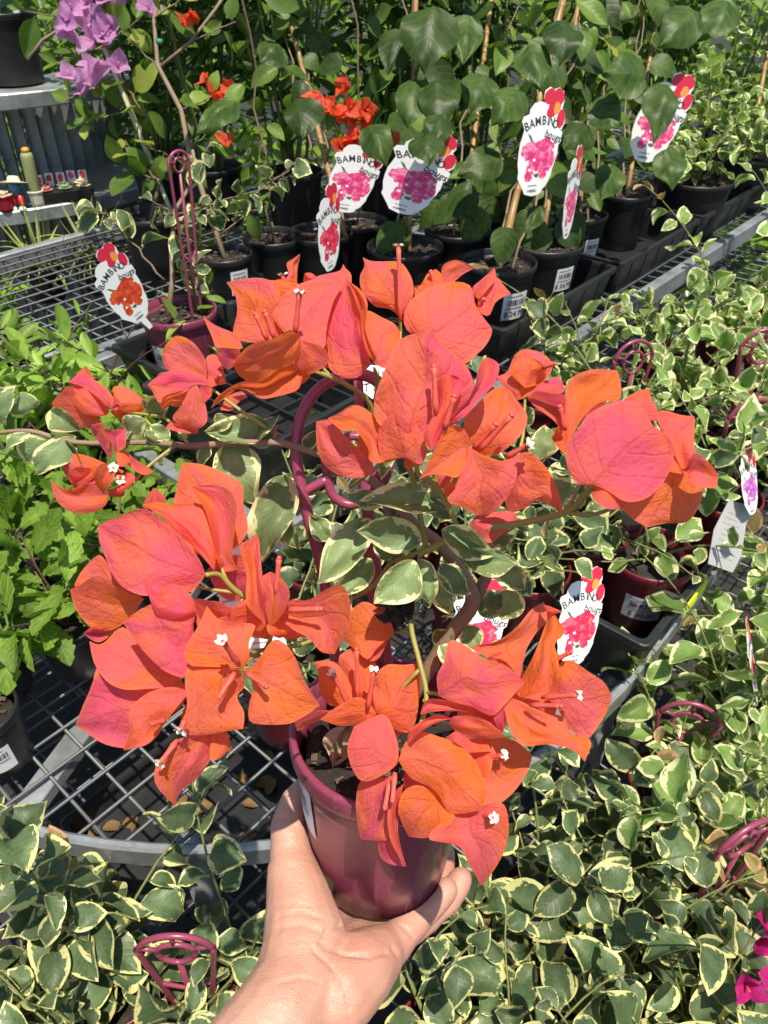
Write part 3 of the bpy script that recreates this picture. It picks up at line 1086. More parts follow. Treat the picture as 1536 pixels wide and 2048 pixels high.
def plant_tag(center, size, yaw, pitch, roll, kind, label, flip=False, stem=0.0, squash=1.4):
    """yaw 0 faces the camera side (-y); pitch tips the face up; roll turns it in its own plane"""
    Rm = Matrix.Rotation(yaw, 4, 'Z') @ Matrix.Rotation(R(90) - pitch, 4, 'X') @ Matrix.Rotation(roll, 4, 'Z')
    if flip: Rm = Rm @ Matrix.Rotation(math.pi, 4, 'Y')
    M = Matrix.Translation(center) @ Rm @ Matrix.Diagonal((size * squash, size, size, 1))
    root = thing('plant_tag', center, label, 'plant tag', 'printed plant tags')
    inv = ROOTS[root].inverted()
    for nm, me in zip(('card', 'red_flower', 'picture', 'lettering'), tag_meshes(kind)):
        o_ = new_obj(nm, me, root, inv @ M)
        if nm == 'lettering': tag(o_, kind='stuff')
    if stem:
        mb = MB()
        a, b = tl(1165, 796), tl(1215, 796)
        poly_slab(mb, [a, (a[0] + 0.02, a[1] - stem / size), (b[0] - 0.02, b[1] - stem / size), b][::-1], -0.003, 0.003)
        new_obj('spike', mb.mesh('spike', MT['white_print']), root, inv @ M)
    return root

# ------------------------------------------------------------------ tall foliage behind the benches
def leaf_cloud(name, mat, boxes, n, size, W, seed, parent=None, upb=0.7, droop=0.6):
    rnd = random.Random(seed)
    mb = MB()
    for _ in range(n):
        (x0, y0, z0), (x1, y1, z1) = rnd.choice(boxes)
        p = Vector((rnd.uniform(x0, x1), rnd.uniform(y0, y1), rnd.uniform(z0, z1)))
        a = rnd.uniform(0, 6.28)
        d = Vector((math.cos(a), math.sin(a), rnd.uniform(-droop, 0.9)))
        nr = Vector((rnd.gauss(0, 0.5), rnd.gauss(-0.2, 0.5), upb))
        L = size * rnd.uniform(0.6, 1.3)
        leaf_grid(mb, 1.0, W * rnd.uniform(0.8, 1.2), P_NARROW, 0.0, rnd.uniform(0.1, 1.2), 0, ns=3, nt=2, M=orient(p, d, nr, L), fold=0.25)
    return mb.build(name, mat, parent)


def shrub(loc, h, r, label, mat, nstem, nleaf, size, W, seed, pot_r_=0.09, stemmat='young_stem', base=0.15):
    root, pot, so = potted('tall_shrub', loc, pot_r_, 0.17, MT['black_plastic'], label, 'shrub', 'tall leafy shrubs behind', chips=0, seed=seed)
    rnd = random.Random(seed)
    sb = MB(); cb = MB()
    for i in range(nstem):
        a = rnd.uniform(0, 6.28)
        st = so + Vector((math.cos(a), math.sin(a), 0)) * rnd.uniform(0, 0.05)
        pts = stem_path(st, a, rnd.uniform(0.02, r / h * 1.1), h * rnd.uniform(0.75, 1.1), 0.12, rnd, 8, 0.1)
        sb.tube(pts, [0.005 * (1 - 0.6 * k / 8) for k in range(9)], 5)
        for _ in range(nleaf // nstem):
            p, t = along(pts, min(0.999, base + (1 - base) * rnd.random() ** 0.8))
            w = rnd.uniform(0, 6.28)
            d = Vector((math.cos(w), math.sin(w), rnd.uniform(-0.5, 0.7)))
            p = p + d * rnd.uniform(0.0, 0.05)
            leaf_grid(cb, 1.0, W * rnd.uniform(0.8, 1.25), P_LANCE, 0.05, rnd.uniform(0.0, 1.3), 0, ns=4, nt=2,
                      M=orient(p, d, Vector((rnd.gauss(0, 0.4), rnd.gauss(-0.2, 0.4), 0.8)), size * rnd.uniform(0.6, 1.25)), fold=0.2)
    sb.build('stem', MT[stemmat], root)
    tag(cb.build('foliage', MT[mat], root), kind='stuff')
    return root


Z_UP = 0.826
SHR = [((-0.74, 2.62), 0.95, 0.20, 'dense narrow leaved green shrub standing behind the lilac flowers', 'narrow_leaf'),
       ((-0.52, 2.42), 1.0, 0.22, 'dense narrow leaved green shrub right of the lilac flowers, behind the woody stem', 'narrow_leaf'),
       ((-0.27, 2.36), 1.0, 0.22, 'dense narrow leaved shrub behind the small orange flowers', 'narrow_leaf'),
       ((0.0, 2.50), 1.05, 0.22, 'dense green shrub behind the red orange flowers at top centre', 'narrow_leaf'),
       ((0.30, 2.60), 1.0, 0.22, 'dense green shrub behind the dark heart shaped leaves at top centre', 'narrow_leaf'),
       ((0.68, 2.85), 1.0, 0.24, 'dense green shrub behind the tallest bamboo stake', 'narrow_leaf'),
       ((1.05, 3.15), 1.05, 0.26, 'green shrub behind the partly hidden pink tag at the top right', 'narrow_leaf')]
for i, ((x, y), h, r, lb, mt) in enumerate(SHR):
    shrub((x, y, Z_UP - 0.006), h, r, lb, mt, 14, 1100, 0.075, 0.24, 500 + i)

shrub((-1.45, 3.9, 0.0), 2.0, 0.5, 'leafy green shrub behind the shelves at the top left', 'narrow_leaf', 16, 1200, 0.11, 0.26, 520, pot_r_=0.16)
shrub((-0.95, 3.3, 0.0), 1.9, 0.4, 'leafy green shrub between the shelves and the lilac flowers', 'narrow_leaf', 16, 1200, 0.10, 0.26, 521, pot_r_=0.16)

hedge = leaf_cloud('foliage', MT['bright_leaf'], [((-3.6, 3.5, 0.1), (3.8, 4.6, 1.9)), ((-3.0, 4.6, 0.3), (4.5, 5.6, 2.3))], 13000, 0.12, 0.36, 11)
tag(hedge, 'sunlit mass of bright green foliage far behind the benches', 'foliage', kind='stuff')

# ------------------------------------------------------------------ shelves at the far left with succulents
def curved_shelf(z, label, c=(-1.60, 3.27), r=0.90, a0=-130, a1=15, depth=0.34):
    b = thing('display_shelf', (c[0], c[1], 0), label, 'shelf', 'curved metal display shelves')
    arc = lambda rad, zz: [Vector((c[0] + rad * math.cos(R(a0 + (a1 - a0) * i / 24)), c[1] + rad * math.sin(R(a0 + (a1 - a0) * i / 24)), zz)) for i in range(25)]
    mb = MB(); sweep_rect(mb, arc(r, z - 0.02), 0.014, 0.045)
    mb.build('edge_band', MT['galv'], b)
    mb = MB()
    o, i_ = arc(r - 0.008, z - 0.004), arc(r - depth, z - 0.004)
    mb.add(o + i_, [(k, k + 1, 26 + k, 25 + k) for k in range(24)], smooth=False)
    mb.build('deck', MT['galv'], b)
    for k in (1, 7, 23):
        leg(b, o[k] - Vector((0, 0, 0.03)), 0.015)
    return b


SH1 = curved_shelf(1.165, 'upper curved galvanised shelf at the left edge carrying black pots')
SH2 = curved_shelf(0.84, 'lower curved galvanised shelf at the left edge carrying cacti and succulents')
ps = thing('slatted_panel', (-1.60, 3.27, 0), 'upright galvanised slats behind the succulents at the left edge', 'panel')
for i in range(26):
    a = R(-130 + i * 5.6)
    q = Vector((-1.60 + 0.52 * math.cos(a), 3.27 + 0.52 * math.sin(a), 0))
    sm = MB(); sm.box((0, 0, 0.58), (0.045, 0.012, 1.15), Matrix.Translation(q) @ Matrix.Rotation(a + 0.9, 4, 'Z'))
    sm.build('slat', MT['galv'], ps)


def on_shelf(px, py, z):
    return G(px, py, z)


# black pots on the upper shelf
for px, py, rt, lb in ((30, 165, 0.115, 'black nursery pot with a white picture tag on the upper left shelf'), ):
    c = G(px, py, 1.166); c.z = 1.166
    root, pot, so = potted('black_pot_plant', c, rt, 0.19, MT['black_plastic'], lb, 'potted plant', None, chips=20, seed=3)
    rnd = random.Random(4); mb = MB()
    for k in range(5):
        pts = stem_path(so, rnd.uniform(0, 6.28), 0.3, 0.28, 0.4, rnd)
        leafy_stem(root, mb, pts, 'mid', 0.075, 0.03, rnd)
    mb.build('stem', MT['young_stem'], root)
    cb = MB(); cb.box((0, 0, 0), (0.07, 0.003, 0.13)); 
    ct = thing('plant_tag', so + Vector((0.06, -0.05, 0.06)), 'white picture tag with green print in the pot on the upper left shelf', 'plant tag', 'printed plant tags')
    new_obj('card', cb.mesh('card', MT['white_print']), ct)
    bm_ = MB(); rr = random.Random(3)
    for k in range(4):
        poly_slab(bm_, [(x, y) for x, y in blob(rr.uniform(-0.012, 0.012), -0.03 + 0.022 * k, 0.018, 0.014, rr, 0.25)][::-1], 0.0005, 0.0012 + 0.0003 * k)
    new_obj('picture', bm_.mesh('picture', MT['print_leaf']), ct, Matrix.Translation((0, -0.0015, 0)) @ Matrix.Rotation(R(90), 4, 'X'))

# cactus in a stone pot
c = G(78, 412, 0.841); c.z = 0.841
root, pot, so = potted('cactus', c, 0.033, 0.062, MT['stone_pot'], 'tall green cactus in a small pale stone pot on the left shelf', 'cactus', None, chips=0)
root.scale = (0.8, 0.8, 0.8)
cm = MB()
n = 14; seg = 20
vs_ = []
for i in range(n + 1):
    s = i / n
    for k in range(seg):
        w = 2 * math.pi * k / seg
        r = 0.022 * (1 + 0.10 * math.cos(10 * w)) * (0.85 + 0.2 * math.sin(s * 2.4)) * (1 if s < 0.85 else math.sqrt(max(0.0, 1 - ((s - 0.85) / 0.15) ** 2)) * 0.98 + 0.02)
        vs_.append((r * math.cos(w) + 0.006 * s, r * math.sin(w), 0.16 * s))
cm.add(vs_, [(i * seg + k, i * seg + (k + 1) % seg, (i + 1) * seg + (k + 1) % seg, (i + 1) * seg + k) for i in range(n) for k in range(seg)])
new_obj('stem', cm.mesh('stem', m_plain('cactus_green', (0.27, 0.31, 0.13), 0.7, var=0.3, scale=120, bump=0.4)), root, Matrix.Translation((0, 0, 0.05)))
bb = MB(); bb.lathe([(0.0, 0.016), (0.012, 0.013), (0.016, 0.004), (0.014, 0.0)], 14)
new_obj('top_tuft', bb.mesh('top_tuft', MT['tag_orange']), root, Matrix.Translation((0.006, 0, 0.205)))

# little garden figure with a straw hat
c = G(44, 415, 0.841); c.z = 0.841
fg = thing('garden_figure', c, 'small painted garden ornament with straw hat and red trousers beside the cactus', 'ornament')
fg.scale = (0.9, 0.9, 0.9)
m_hat = m_plain('straw', (0.72, 0.62, 0.38), 0.7, var=0.15, scale=200)
m_red = m_plain('red_paint', (0.55, 0.02, 0.02), 0.35, var=0.1)
m_blue = m_plain('blue_paint', (0.05, 0.22, 0.36), 0.35, var=0.1)
hb = MB(); hb.lathe([(0.0, 0.022), (0.016, 0.021), (0.021, 0.012), (0.022, 0.004), (0.046, 0.0), (0.047, -0.002), (0.02, -0.002), (0.0, -0.002)], 24)
new_obj('hat', hb.mesh('hat', m_hat), fg, Matrix.Translation((-0.004, 0, 0.085)) @ Matrix.Rotation(R(-18), 4, 'X'))
hb = MB(); hb.lathe([(0.0, 0.052), (0.016, 0.047), (0.021, 0.030), (0.020, 0.012), (0.012, 0.0), (0, 0)], 18)
new_obj('body', hb.mesh('body', m_blue), fg, Matrix.Translation((-0.004, 0, 0.036)))
for sx in (-1, 1):
    hb = MB(); hb.tube([(sx * 0.006, 0, 0.045), (sx * 0.012, -0.018, 0.040), (sx * 0.015, -0.024, 0.022), (sx * 0.016, -0.026, 0.012)], [0.010, 0.011, 0.010, 0.010], 10)
    l_ = new_obj('leg', hb.mesh('leg', m_red), fg)
    hb = MB(); hb.lathe([(0.0, 0.012), (0.008, 0.012), (0.012, 0.006), (0.013, 0.0), (0, 0)], 14)
    new_obj('shoe', hb.mesh('shoe', MT['white_print']), l_, Matrix.Translation((sx * 0.016, -0.031, 0.0)))

# little red bucket and succulents in square trays
c = G(14, 422, 0.841); c.z = 0.841
root, pot, so = potted('succulent', c, 0.030, 0.050, m_plain('red_pot', (0.35, 0.015, 0.03), 0.35), 'small succulent in a dark red pot beside the straw hat', 'succulent', None, chips=0)
SUC = [m_plain('succ_pink', (0.42, 0.13, 0.14), 0.55, var=0.3, scale=90), m_plain('succ_green', (0.20, 0.27, 0.14), 0.55, var=0.3, scale=90), m_plain('succ_cream', (0.60, 0.50, 0.30), 0.55, var=0.25, scale=90)]


def rosette(parent, at, r, mat, seed):
    rnd = random.Random(seed); mb = MB()
    for ring, (k, el, l) in enumerate(((9, 0.25, 1.0), (7, 0.7, 0.8), (5, 1.15, 0.55))):
        for i in range(k):
            a = 6.283 * (i + 0.5 * ring) / k
            d = Vector((math.cos(a) * math.cos(el), math.sin(a) * math.cos(el), math.sin(el)))
            mb.tube([at + d * r * l * f for f in (0.05, 0.35, 0.7, 1.0)], [r * 0.12, r * 0.24, r * 0.2, r * 0.02], 6, flat=0.5)
    return mb.build('rosette', mat, parent)


rosette(root, so, 0.035, SUC[2], 1)
st_ = thing('succulent_tray', G(134, 398, 0.841), 'black tray of small succulents with pink and white tags on the left shelf', 'tray')
tb = MB()
tb.box((0, 0, 0.018), (0.17, 0.11, 0.036), taper=0.92)
new_obj('tray_body', tb.mesh('tray_body', MT['tray_plastic']), st_, Matrix.Rotation(0.5, 4, 'Z'))
rnd = random.Random(8)
for k in range(6):
    p = ROOTS[st_].translation + Matrix.Rotation(0.5, 3, 'Z') @ Vector((-0.06 + 0.06 * (k % 3), -0.025 + 0.05 * (k // 3), 0.038))
    rosette(st_, p, 0.026, SUC[k % 3], k)
for k in range(5):
    p = Matrix.Rotation(0.5, 3, 'Z') @ Vector((-0.07 + 0.035 * k, 0.03 + 0.012 * (k % 2), 0.055))
    cb = MB(); cb.box((0, 0, 0), (0.026, 0.002, 0.042))
    cd = new_obj('name_card', cb.mesh('name_card', MT['white_print']), st_, Matrix.Translation(p) @ Matrix.Rotation(0.2, 4, 'Z') @ Matrix.Rotation(-0.25, 4, 'X'))
    pb = MB(); poly_slab(pb, blob(0, 0, 0.009, 0.012, rnd, 0.2, 12)[::-1], 0.0002, 0.0008)
    new_obj('picture', pb.mesh('picture', MT[('print_pink', 'print_orange', 'print_red')[k % 3]]), cd, Matrix.Translation((0, -0.0012, 0.006)) @ Matrix.Rotation(R(90), 4, 'X'))


def spider(px, py, z, n, size, label, seed):
    c = G(px, py, z)
    root, pot, so = potted('grassy_plant', Vector((c.x, c.y, z - 0.1)), 0.06, 0.11, MT['black_plastic'], label, 'potted plant', 'grassy plants at the left', chips=0, seed=seed)
    rnd = random.Random(seed)
    for k in range(n):
        a = rnd.uniform(0, 6.28); el = rnd.uniform(0.5, 1.4)
        d = Vector((math.cos(a) * math.cos(el), math.sin(a) * math.cos(el), math.sin(el)))
        put_leaf(root, LV['grass'], orient(so + d * 0.01, d, Vector((0, 0, 1)) - d * 0.3, size * rnd.uniform(0.6, 1.1)), rnd, 'blade')


spider(85, 535, 0.72, 55, 0.20, 'grassy plant with arching yellow green blades below the cactus', 1)
spider(190, 520, 0.72, 55, 0.20, 'grassy plant with thin green blades between the cactus shelf and the bare mesh', 2)

# ------------------------------------------------------------------ climbers and pots on the upper bench
KEEP_OUT += [(1030, 205, 1135, 395, 1.50), (1128, 320, 1165, 480, 1.60), (1265, 200, 1375, 330, 1.9), (700, 300, 760, 420, 1.9),
             (985, 555, 1055, 640, 1.6), (1105, 500, 1160, 565, 1.7), (770, 320, 905, 440, 1.45), (185, 500, 330, 740, 1.7), (455, 510, 505, 570, 1.7), (1180, 455, 1215, 515, 1.8), (1225, 1060, 1390, 1225, 1.12), (1120, 1165, 1195, 1320, 0.97)]
RIM = 0.980


def tier_pot(px, py, wpx, label, seed, h=0.148, mat='black_plastic', rim=RIM, chips=60, group='black pots on the upper bench', name='climbing_plant', cat='potted plant'):
    c = G(px, py, rim)
    d = proj(c)[2]
    rt = wpx / 2 * d / FOC
    return potted(name, Vector((c.x, c.y, rim - h)), rt, h, MT[mat], label, cat, group, fill=0.9, chips=chips, seed=seed) + (rt, h, d)


def stake(parent, a, b, r=0.0075, mat='bamboo'):
    mb = MB()
    n = 8
    pts, rad = [], []
    for i in range(n):
        p = Vector(a).lerp(Vector(b), i / n)
        q = Vector(a).lerp(Vector(b), (i + 0.94) / n)
        pts += [p, q, Vector(a).lerp(Vector(b), (i + 0.97) / n)]
        rad += [r, r * 0.97, r * 1.22 if mat == 'bamboo' else r * 0.97]
    mb.tube(pts, rad, 10)
    return mb.build('stake', MT[mat], parent)


def vine(root, mb, pts, kind, size, spacing, rnd, start=0.2, rad=0.003, hang=0.55, face=0.75, spread=0.02):
    n = len(pts)
    mb.tube(pts, [rad * (1 - 0.6 * i / (n - 1)) for i in range(n)], 6)
    L = sum((pts[i + 1] - pts[i]).length for i in range(n - 1))
    f = start
    phi = rnd.uniform(0, 6.28)
    while f < 1:
        p, t = along(pts, f)
        phi += 2.2 + rnd.uniform(-0.4, 0.4)
        out = Vector((math.cos(phi), math.sin(phi), 0))
        if out.y < -0.55 and rnd.random() < 0.7: out.y = -out.y
        d = (out + Vector((0, 0, -hang * rnd.uniform(0.2, 1.8)))).normalized()
        nr = Vector((rnd.gauss(0, 0.3), -face + rnd.gauss(0, 0.3), 0.75)) + out * 0.3
        sz = size * rnd.uniform(0.65, 1.2)
        q = p + out * (sz * 0.35 + rnd.uniform(0, spread))
        kk = 'mid' if (kind == 'heart' and rnd.random() < 0.48) else kind  # lighter green leaves mixed in to stand for sunlit ones
        if not (blocked(q) or blocked(q + d * sz * 0.5) or blocked(q + d * sz * 0.95)):
            put_leaf(root, LV[kk], orient(q, d, nr, sz), rnd)
        f += spacing / L * rnd.uniform(0.7, 1.3)


def wander(a, b, rnd, n=12, amp=0.02):
    return [Vector(a).lerp(Vector(b), i / n) + Vector((rnd.uniform(-amp, amp), rnd.uniform(-amp, amp), 0)) * (1 if 0 < i < n else 0.3) for i in range(n + 1)]


CL = [  # rim px, py, width, stake foot/top (px, py, extra depth), leaf kind, size, vines, label, leaf start
    (640, 462, 132, (690, 470), (560, -40), 'heart', 0.075, 2, 'climber on a thin brown stake with red orange flowers, in the shaded black pot', 0.42),
    (810, 490, 155, (818, 488), (835, -120), 'heart', 0.100, 2, 'climber with large dark heart leaves hanging over its pink picture tag', 0.34),
    (916, 455, 135, (925, 452), (990, -60), 'heart', 0.080, 2, 'climber on a straight stake in the second row, pot full of dry leaves', 0.22),
    (1000, 520, 150, (1000, 515), (1140, -60), 'heart', 0.088, 2, 'climber on the thick bamboo stake in the front pot labelled 24.99', 0.30),
    (1090, 480, 157, (1085, 478), (1170, -80), 'heart', 0.082, 2, 'dark leaved climber in the black pot with the narrow edge on tag', 0.10),
    (1162, 425, 108, (1160, 425), (1200, -80), 'heart', 0.062, 2, 'small leaved climber in the black pot between the edge on tag and the tray corner', 0.12),
    (1252, 383, 104, (1255, 380), (1330, -60), 'heart', 0.080, 2, 'climber behind the round white tag half covered by a hanging leaf', 0.15),
]
CROOT = []
for i, (px, py, w, ft, tp, kd, sz, nv, lb, st) in enumerate(CL):
    root, pot, so, rt, h, d = tier_pot(px, py, w, lb, 20 + i)
    rnd = random.Random(60 + i)
    a = Vector((so.x, so.y, so.z)) + Vector((ft[0] - px, 0, 0)) * (d / FOC)
    b = P(tp[0], tp[1], d + 0.12)
    stake(root, a, b, 0.0085 if i in (3,) else 0.0065)
    mb = MB()
    for k in range(nv):
        off = Vector((rnd.uniform(-0.03, 0.03), rnd.uniform(-0.03, 0.02), 0))
        pts = wander(a + off, b + off * 2.5, rnd, 12, 0.016)
        vine(root, mb, pts, kd, sz, 0.026, rnd, start=st)
    mb.build('stem', MT['bark'], root)
    CROOT.append((root, pot, so, rt, h, d))
# low leaves on the front climbers and fallen leaves
for idx, spots in ((3, ((970, 420), (925, 395), (1010, 455))), (4, ((1095, 455), (1120, 440), (1075, 430))), (1, ((815, 455), (800, 450))), (2, ((950, 400), (890, 410), (940, 340)))):
    root = CROOT[idx][0]; rnd = random.Random(idx)
    for px, py in spots:
        p = P(px, py, CROOT[idx][5] - 0.02)
        if blocked(p): continue
        put_leaf(root, LV['heart'], orient(p, Vector((rnd.uniform(-1, 1), -0.3, -0.5)), Vector((0, -0.7, 0.7)), 0.085), rnd)
put_leaf(CROOT[3][0], LV['grass'][:0] or LV['new'], orient(CROOT[3][2] + Vector((-0.03, -0.045, 0.012)), Vector((-1, 0.2, 0)), Vector((0, 0, 1)), 0.05), random.Random(1), 'fallen_leaf')
sticker(CROOT[3][0], CROOT[3][1], CROOT[3][3], CROOT[3][4], R(-62), 0.068, 0.062, 0.062, '$ 24.99', 1)
sticker(CROOT[4][0], CROOT[4][1], CROOT[4][3], CROOT[4][4], R(-58), 0.080, 0.050, 0.055, '$ 24.99', 2)
sticker(CROOT[5][0], CROOT[5][1], CROOT[5][3], CROOT[5][4], R(-62), 0.070, 0.042, 0.055, None, 3)
sticker(CROOT[1][0], CROOT[1][1], CROOT[1][3], CROOT[1][4], R(-38), 0.075, 0.045, 0.055, None, 4)

# variegated bushes far along the rail
for i, (px, py, w, lb) in enumerate(((1392, 355, 150, 'grey green variegated bush in the wide black pot far along the rail'), (1500, 312, 110, 'variegated plant with a stake in the black pot at the right edge'))):
    root, pot, so, rt, h, d = tier_pot(px, py, w, lb, 40 + i, h=0.165, name='variegated_bush')
    rnd = random.Random(90 + i); mb = MB()
    for k in range(13):
        pts = stem_path(so, rnd.uniform(0, 6.28), rnd.uniform(0.1, 0.8), rnd.uniform(0.15, 0.5), 0.6, rnd)
        leafy_stem(root, mb, pts, 'pale', 0.052, 0.026, rnd, start=0.15)
    mb.build('stem', MT['young_stem'], root)
    if i == 1: stake(root, so, P(1560, -40, d + 0.1), 0.007)
# tall variegated plants filling the top right
for i, (x, y, lb) in enumerate(((1.50, 2.75, 'tall variegated plant at the top right corner'), (1.22, 2.95, 'tall variegated plant behind the half hidden tag at the top right'), (1.85, 3.2, 'tall variegated plant beyond the right end of the rail'))):
    root, pot, so = potted('tall_variegated_plant', (x, y, 0.826), 0.10, 0.16, MT['black_plastic'], lb, 'potted plant', 'tall variegated plants', chips=0, seed=i)
    rnd = random.Random(120 + i); mb = MB()
    for k in range(9):
        pts = stem_path(so, rnd.uniform(0, 6.28), rnd.uniform(0.02, 0.35), rnd.uniform(0.6, 0.95), 0.25, rnd)
        leafy_stem(root, mb, pts, 'pale', 0.065, 0.04, rnd, start=0.2)
    mb.build('stem', MT['young_stem'], root)


# ------------------------------------------------------------------ far blossom clusters
for nm, mt in (('bfar', 'bract_far'), ('blil', 'bract_lilac'), ('bmag', 'bract_magenta')):
    LV[nm] = leaf_set('bract', MT[mt], 5, 0.82, P_HEART, 0.12, 0.5, 0.08, seed0=700, petiole=0.0, ns=7, nt=6)


def blossom(parent, c, kind, n, size, seed, fl='floret', look=None):
    g = group_part('flower_cluster', parent, c)
    rnd = random.Random(seed)
    look = look or Vector((0, -0.7, 0.55))
    for k in range(n):
        # florets of three bracts opening towards the viewer
        ax = (look.normalized() + Vector((rnd.gauss(0, 0.5), rnd.gauss(0, 0.5), rnd.gauss(0, 0.5)))).normalized()
        o = Vector(c) + Vector((rnd.gauss(0, 1), rnd.gauss(0, 0.7), rnd.gauss(0, 1))) * size * 0.55
        e1 = ax.orthogonal().normalized(); e2 = ax.cross(e1)
        ph = rnd.uniform(0, 6.28)
        for j in range(3):
            w = ph + j * 2.094
            side = e1 * math.cos(w) + e2 * math.sin(w)
            d = (side * rnd.uniform(0.55, 0.9) + ax * rnd.uniform(0.6, 1.1)).normalized()
            put_leaf(g, LV[kind], orient(o, d, (ax - side * 0.6), size * rnd.uniform(0.85, 1.1)), rnd, 'bract')
        mb = MB(); mb.tube([o, o + ax * size * 0.5], [size * 0.05, size * 0.035], 6)
        mb.build('floret', MT[fl], g)


# red orange flowers on the shaded climber
er = CROOT[0][0]; ed_ = CROOT[0][5] - 0.20
sb = MB()
sb.tube([P(650, 330, ed_ + 0.08), P(668, 270, ed_ + 0.03), P(690, 235, ed_), P(735, 235, ed_)], 0.002, 5); sb.tube([P(668, 270, ed_ + 0.03), P(705, 295, ed_)], 0.002, 5)
sb.build('stem', MT['green_stem'], er)
for k, (px, py, n) in enumerate(((655, 205, 2), (700, 205, 2), (735, 225, 2), (715, 285, 2), (690, 265, 1))):
    blossom(er, P(px, py, ed_), 'bfar', n + 1, 0.038, 300 + k)

# tall woody plant with small orange flowers, in the black pot with a white label
root, pot, so, rt, h, d = tier_pot(448, 505, 112, 'woody plant with small orange flowers in the black pot beside the burgundy pot', 70, name='woody_plant')
sticker(root, pot, rt, h, R(-48), 0.095, 0.045, 0.055, None, 6)
rnd = random.Random(77); mb = MB()
tr = [so, P(420, 430, d), P(378, 300, d), P(362, 220, d), P(315, 130, d), P(308, 40, d), P(330, -60, d)]
mb.tube(tr, [0.006, 0.006, 0.006, 0.0055, 0.005, 0.0045, 0.004], 8)
mb.tube([P(318, 135, d), P(380, 85, d), P(430, 20, d), P(470, -40, d)], 0.0035, 7)
for a, b in (((378, 300), (450, 240)), ((362, 220), (430, 190)), ((315, 130), (240, 60)), ((308, 40), (380, -20)), ((420, 430), (520, 420)), ((380, 85), (500, 30))):
    pts = wander(P(*a, d), P(*b, d - 0.05), rnd, 8, 0.006)
    leafy_stem(root, mb, pts, 'mid', 0.062, 0.022, rnd, start=0.25, rad=0.0022, face=Vector((0, -0.5, 0)))
pts = wander(P(440, 470, d), P(600, 330, d - 0.05), rnd, 8, 0.006)
leafy_stem(root, mb, pts, 'var', 0.036, 0.014, rnd, start=0.2, rad=0.0022)
mb.build('stem', MT['bark'], root)
for k, (px, py) in enumerate(((432, 190), (425, 265), (392, 30), (470, 195))):
    blossom(root, P(px, py, d - 0.06), 'bfar', 3 if k != 1 else 1, 0.029, 330 + k)
tt = MB(); tt.tube([P(313, 84, d), P(325, 84, d)], 0.007, 8); tt.build('tie', MT['tie'], root)

# lilac bougainvillea on its pale stake
root, pot, so, rt, h, d = tier_pot(300, 425, 130, 'lilac flowered bougainvillea tied to a pale green stake at the top left', 71, name='bougainvillea')
stake(root, P(345, 430, d), P(208, 95, d - 0.12), 0.0055, 'pale_stake')
rnd = random.Random(78); mb = MB()
tr = [so, P(320, 360, d - 0.03), P(262, 220, d - 0.06), P(210, 90, d - 0.12), P(150, 40, d - 0.14), P(85, 80, d - 0.14), P(55, 120, d - 0.14)]
mb.tube(tr, [0.006, 0.0055, 0.005, 0.0045, 0.004, 0.0035, 0.003], 8)
for a, b in (((262, 220), (150, 250)), ((210, 90), (110, 130)), ((320, 360), (230, 330)), ((290, 290), (380, 330)), ((150, 40), (40, 20)), ((210, 90), (300, 20)), ((320, 370), (250, 280)), ((240, 160), (300, 240)), ((230, 150), (130, 200))):
    pts = wander(P(*a, d - 0.06), P(*b, d - 0.10), rnd, 8, 0.006)
    leafy_stem(root, mb, pts, 'mid', 0.080, 0.020, rnd, start=0.15, rad=0.0022, face=Vector((0, -0.5, 0)))
mb.build('stem', MT['bark'], root)
for k, (px, py, n) in enumerate(((150, 35, 3), (205, 10, 3), (158, 80, 2), (222, 82, 3), (165, 175, 4), (240, 20, 2))):
    blossom(root, P(px, py, d - 0.17), 'blil', n + 1, 0.046, 360 + k, 'floret_lilac')

# burgundy pot with pebbles, trellis and orange tag
root, pot, so, rt, h, d = tier_pot(355, 618, 155, 'variegated bougainvillea in a burgundy pot with pebbles, tall trellis and orange flower tag', 72, h=0.145, mat='burgundy', chips=90, name='bougainvillea', group=None)
RB = root
trellis(root, so + Vector((0.035, 0.0, 0)), 0.042, 0.29, R(50), lean=0.05)
rnd = random.Random(79); mb = MB()
tr = [so + Vector((-0.02, 0, 0)), P(345, 560, d), P(343, 500, d), P(350, 420, d), P(395, 350, d), P(385, 300, d)]
mb.tube(tr, [0.0055, 0.005, 0.0045, 0.004, 0.0035, 0.003], 8)
for a, b, n_ in (((330, 560), (215, 430), 0), ((345, 500), (420, 480), 0), ((350, 430), (520, 380), 0), ((350, 430), (300, 400), 0), ((345, 545), (400, 540), 0), ((215, 430), (190, 420), 0), ((395, 350), (420, 290), 0), ((345, 460), (440, 420), 0), ((520, 380), (610, 320), 0)):
    pts = wander(P(*a, d), P(*b, d - 0.05), rnd, 8, 0.005)
    leafy_stem(root, mb, pts, 'var', 0.046, 0.017, rnd, start=0.12, rad=0.0024, face=Vector((0, -0.4, 0)))
mb.build('stem', MT['bark'], root)
sticker(root, pot, rt, h, R(-112), 0.062, 0.055, 0.062, None, 8)

# pots in the dark second row
for i, (px, py, w, lb) in enumerate(((715, 440, 120, 'black pot in shade behind the red orange flowers'), (545, 470, 120, 'black pot in shade left of the brown stake'), (985, 400, 110, 'black pot in the back row behind the thick bamboo stake'))):
    root, pot, so, rt, h, d = tier_pot(px, py, w, lb, 80 + i, name='potted_climber')
    rnd = random.Random(130 + i); mb = MB()
    pts = wander(so, so + Vector((rnd.uniform(-0.05, 0.05), 0.05, 0.7)), rnd, 10, 0.02)
    vine(root, mb, pts, 'heart', 0.075, 0.04, rnd, start=0.25)
    mb.build('stem', MT['bark'], root)

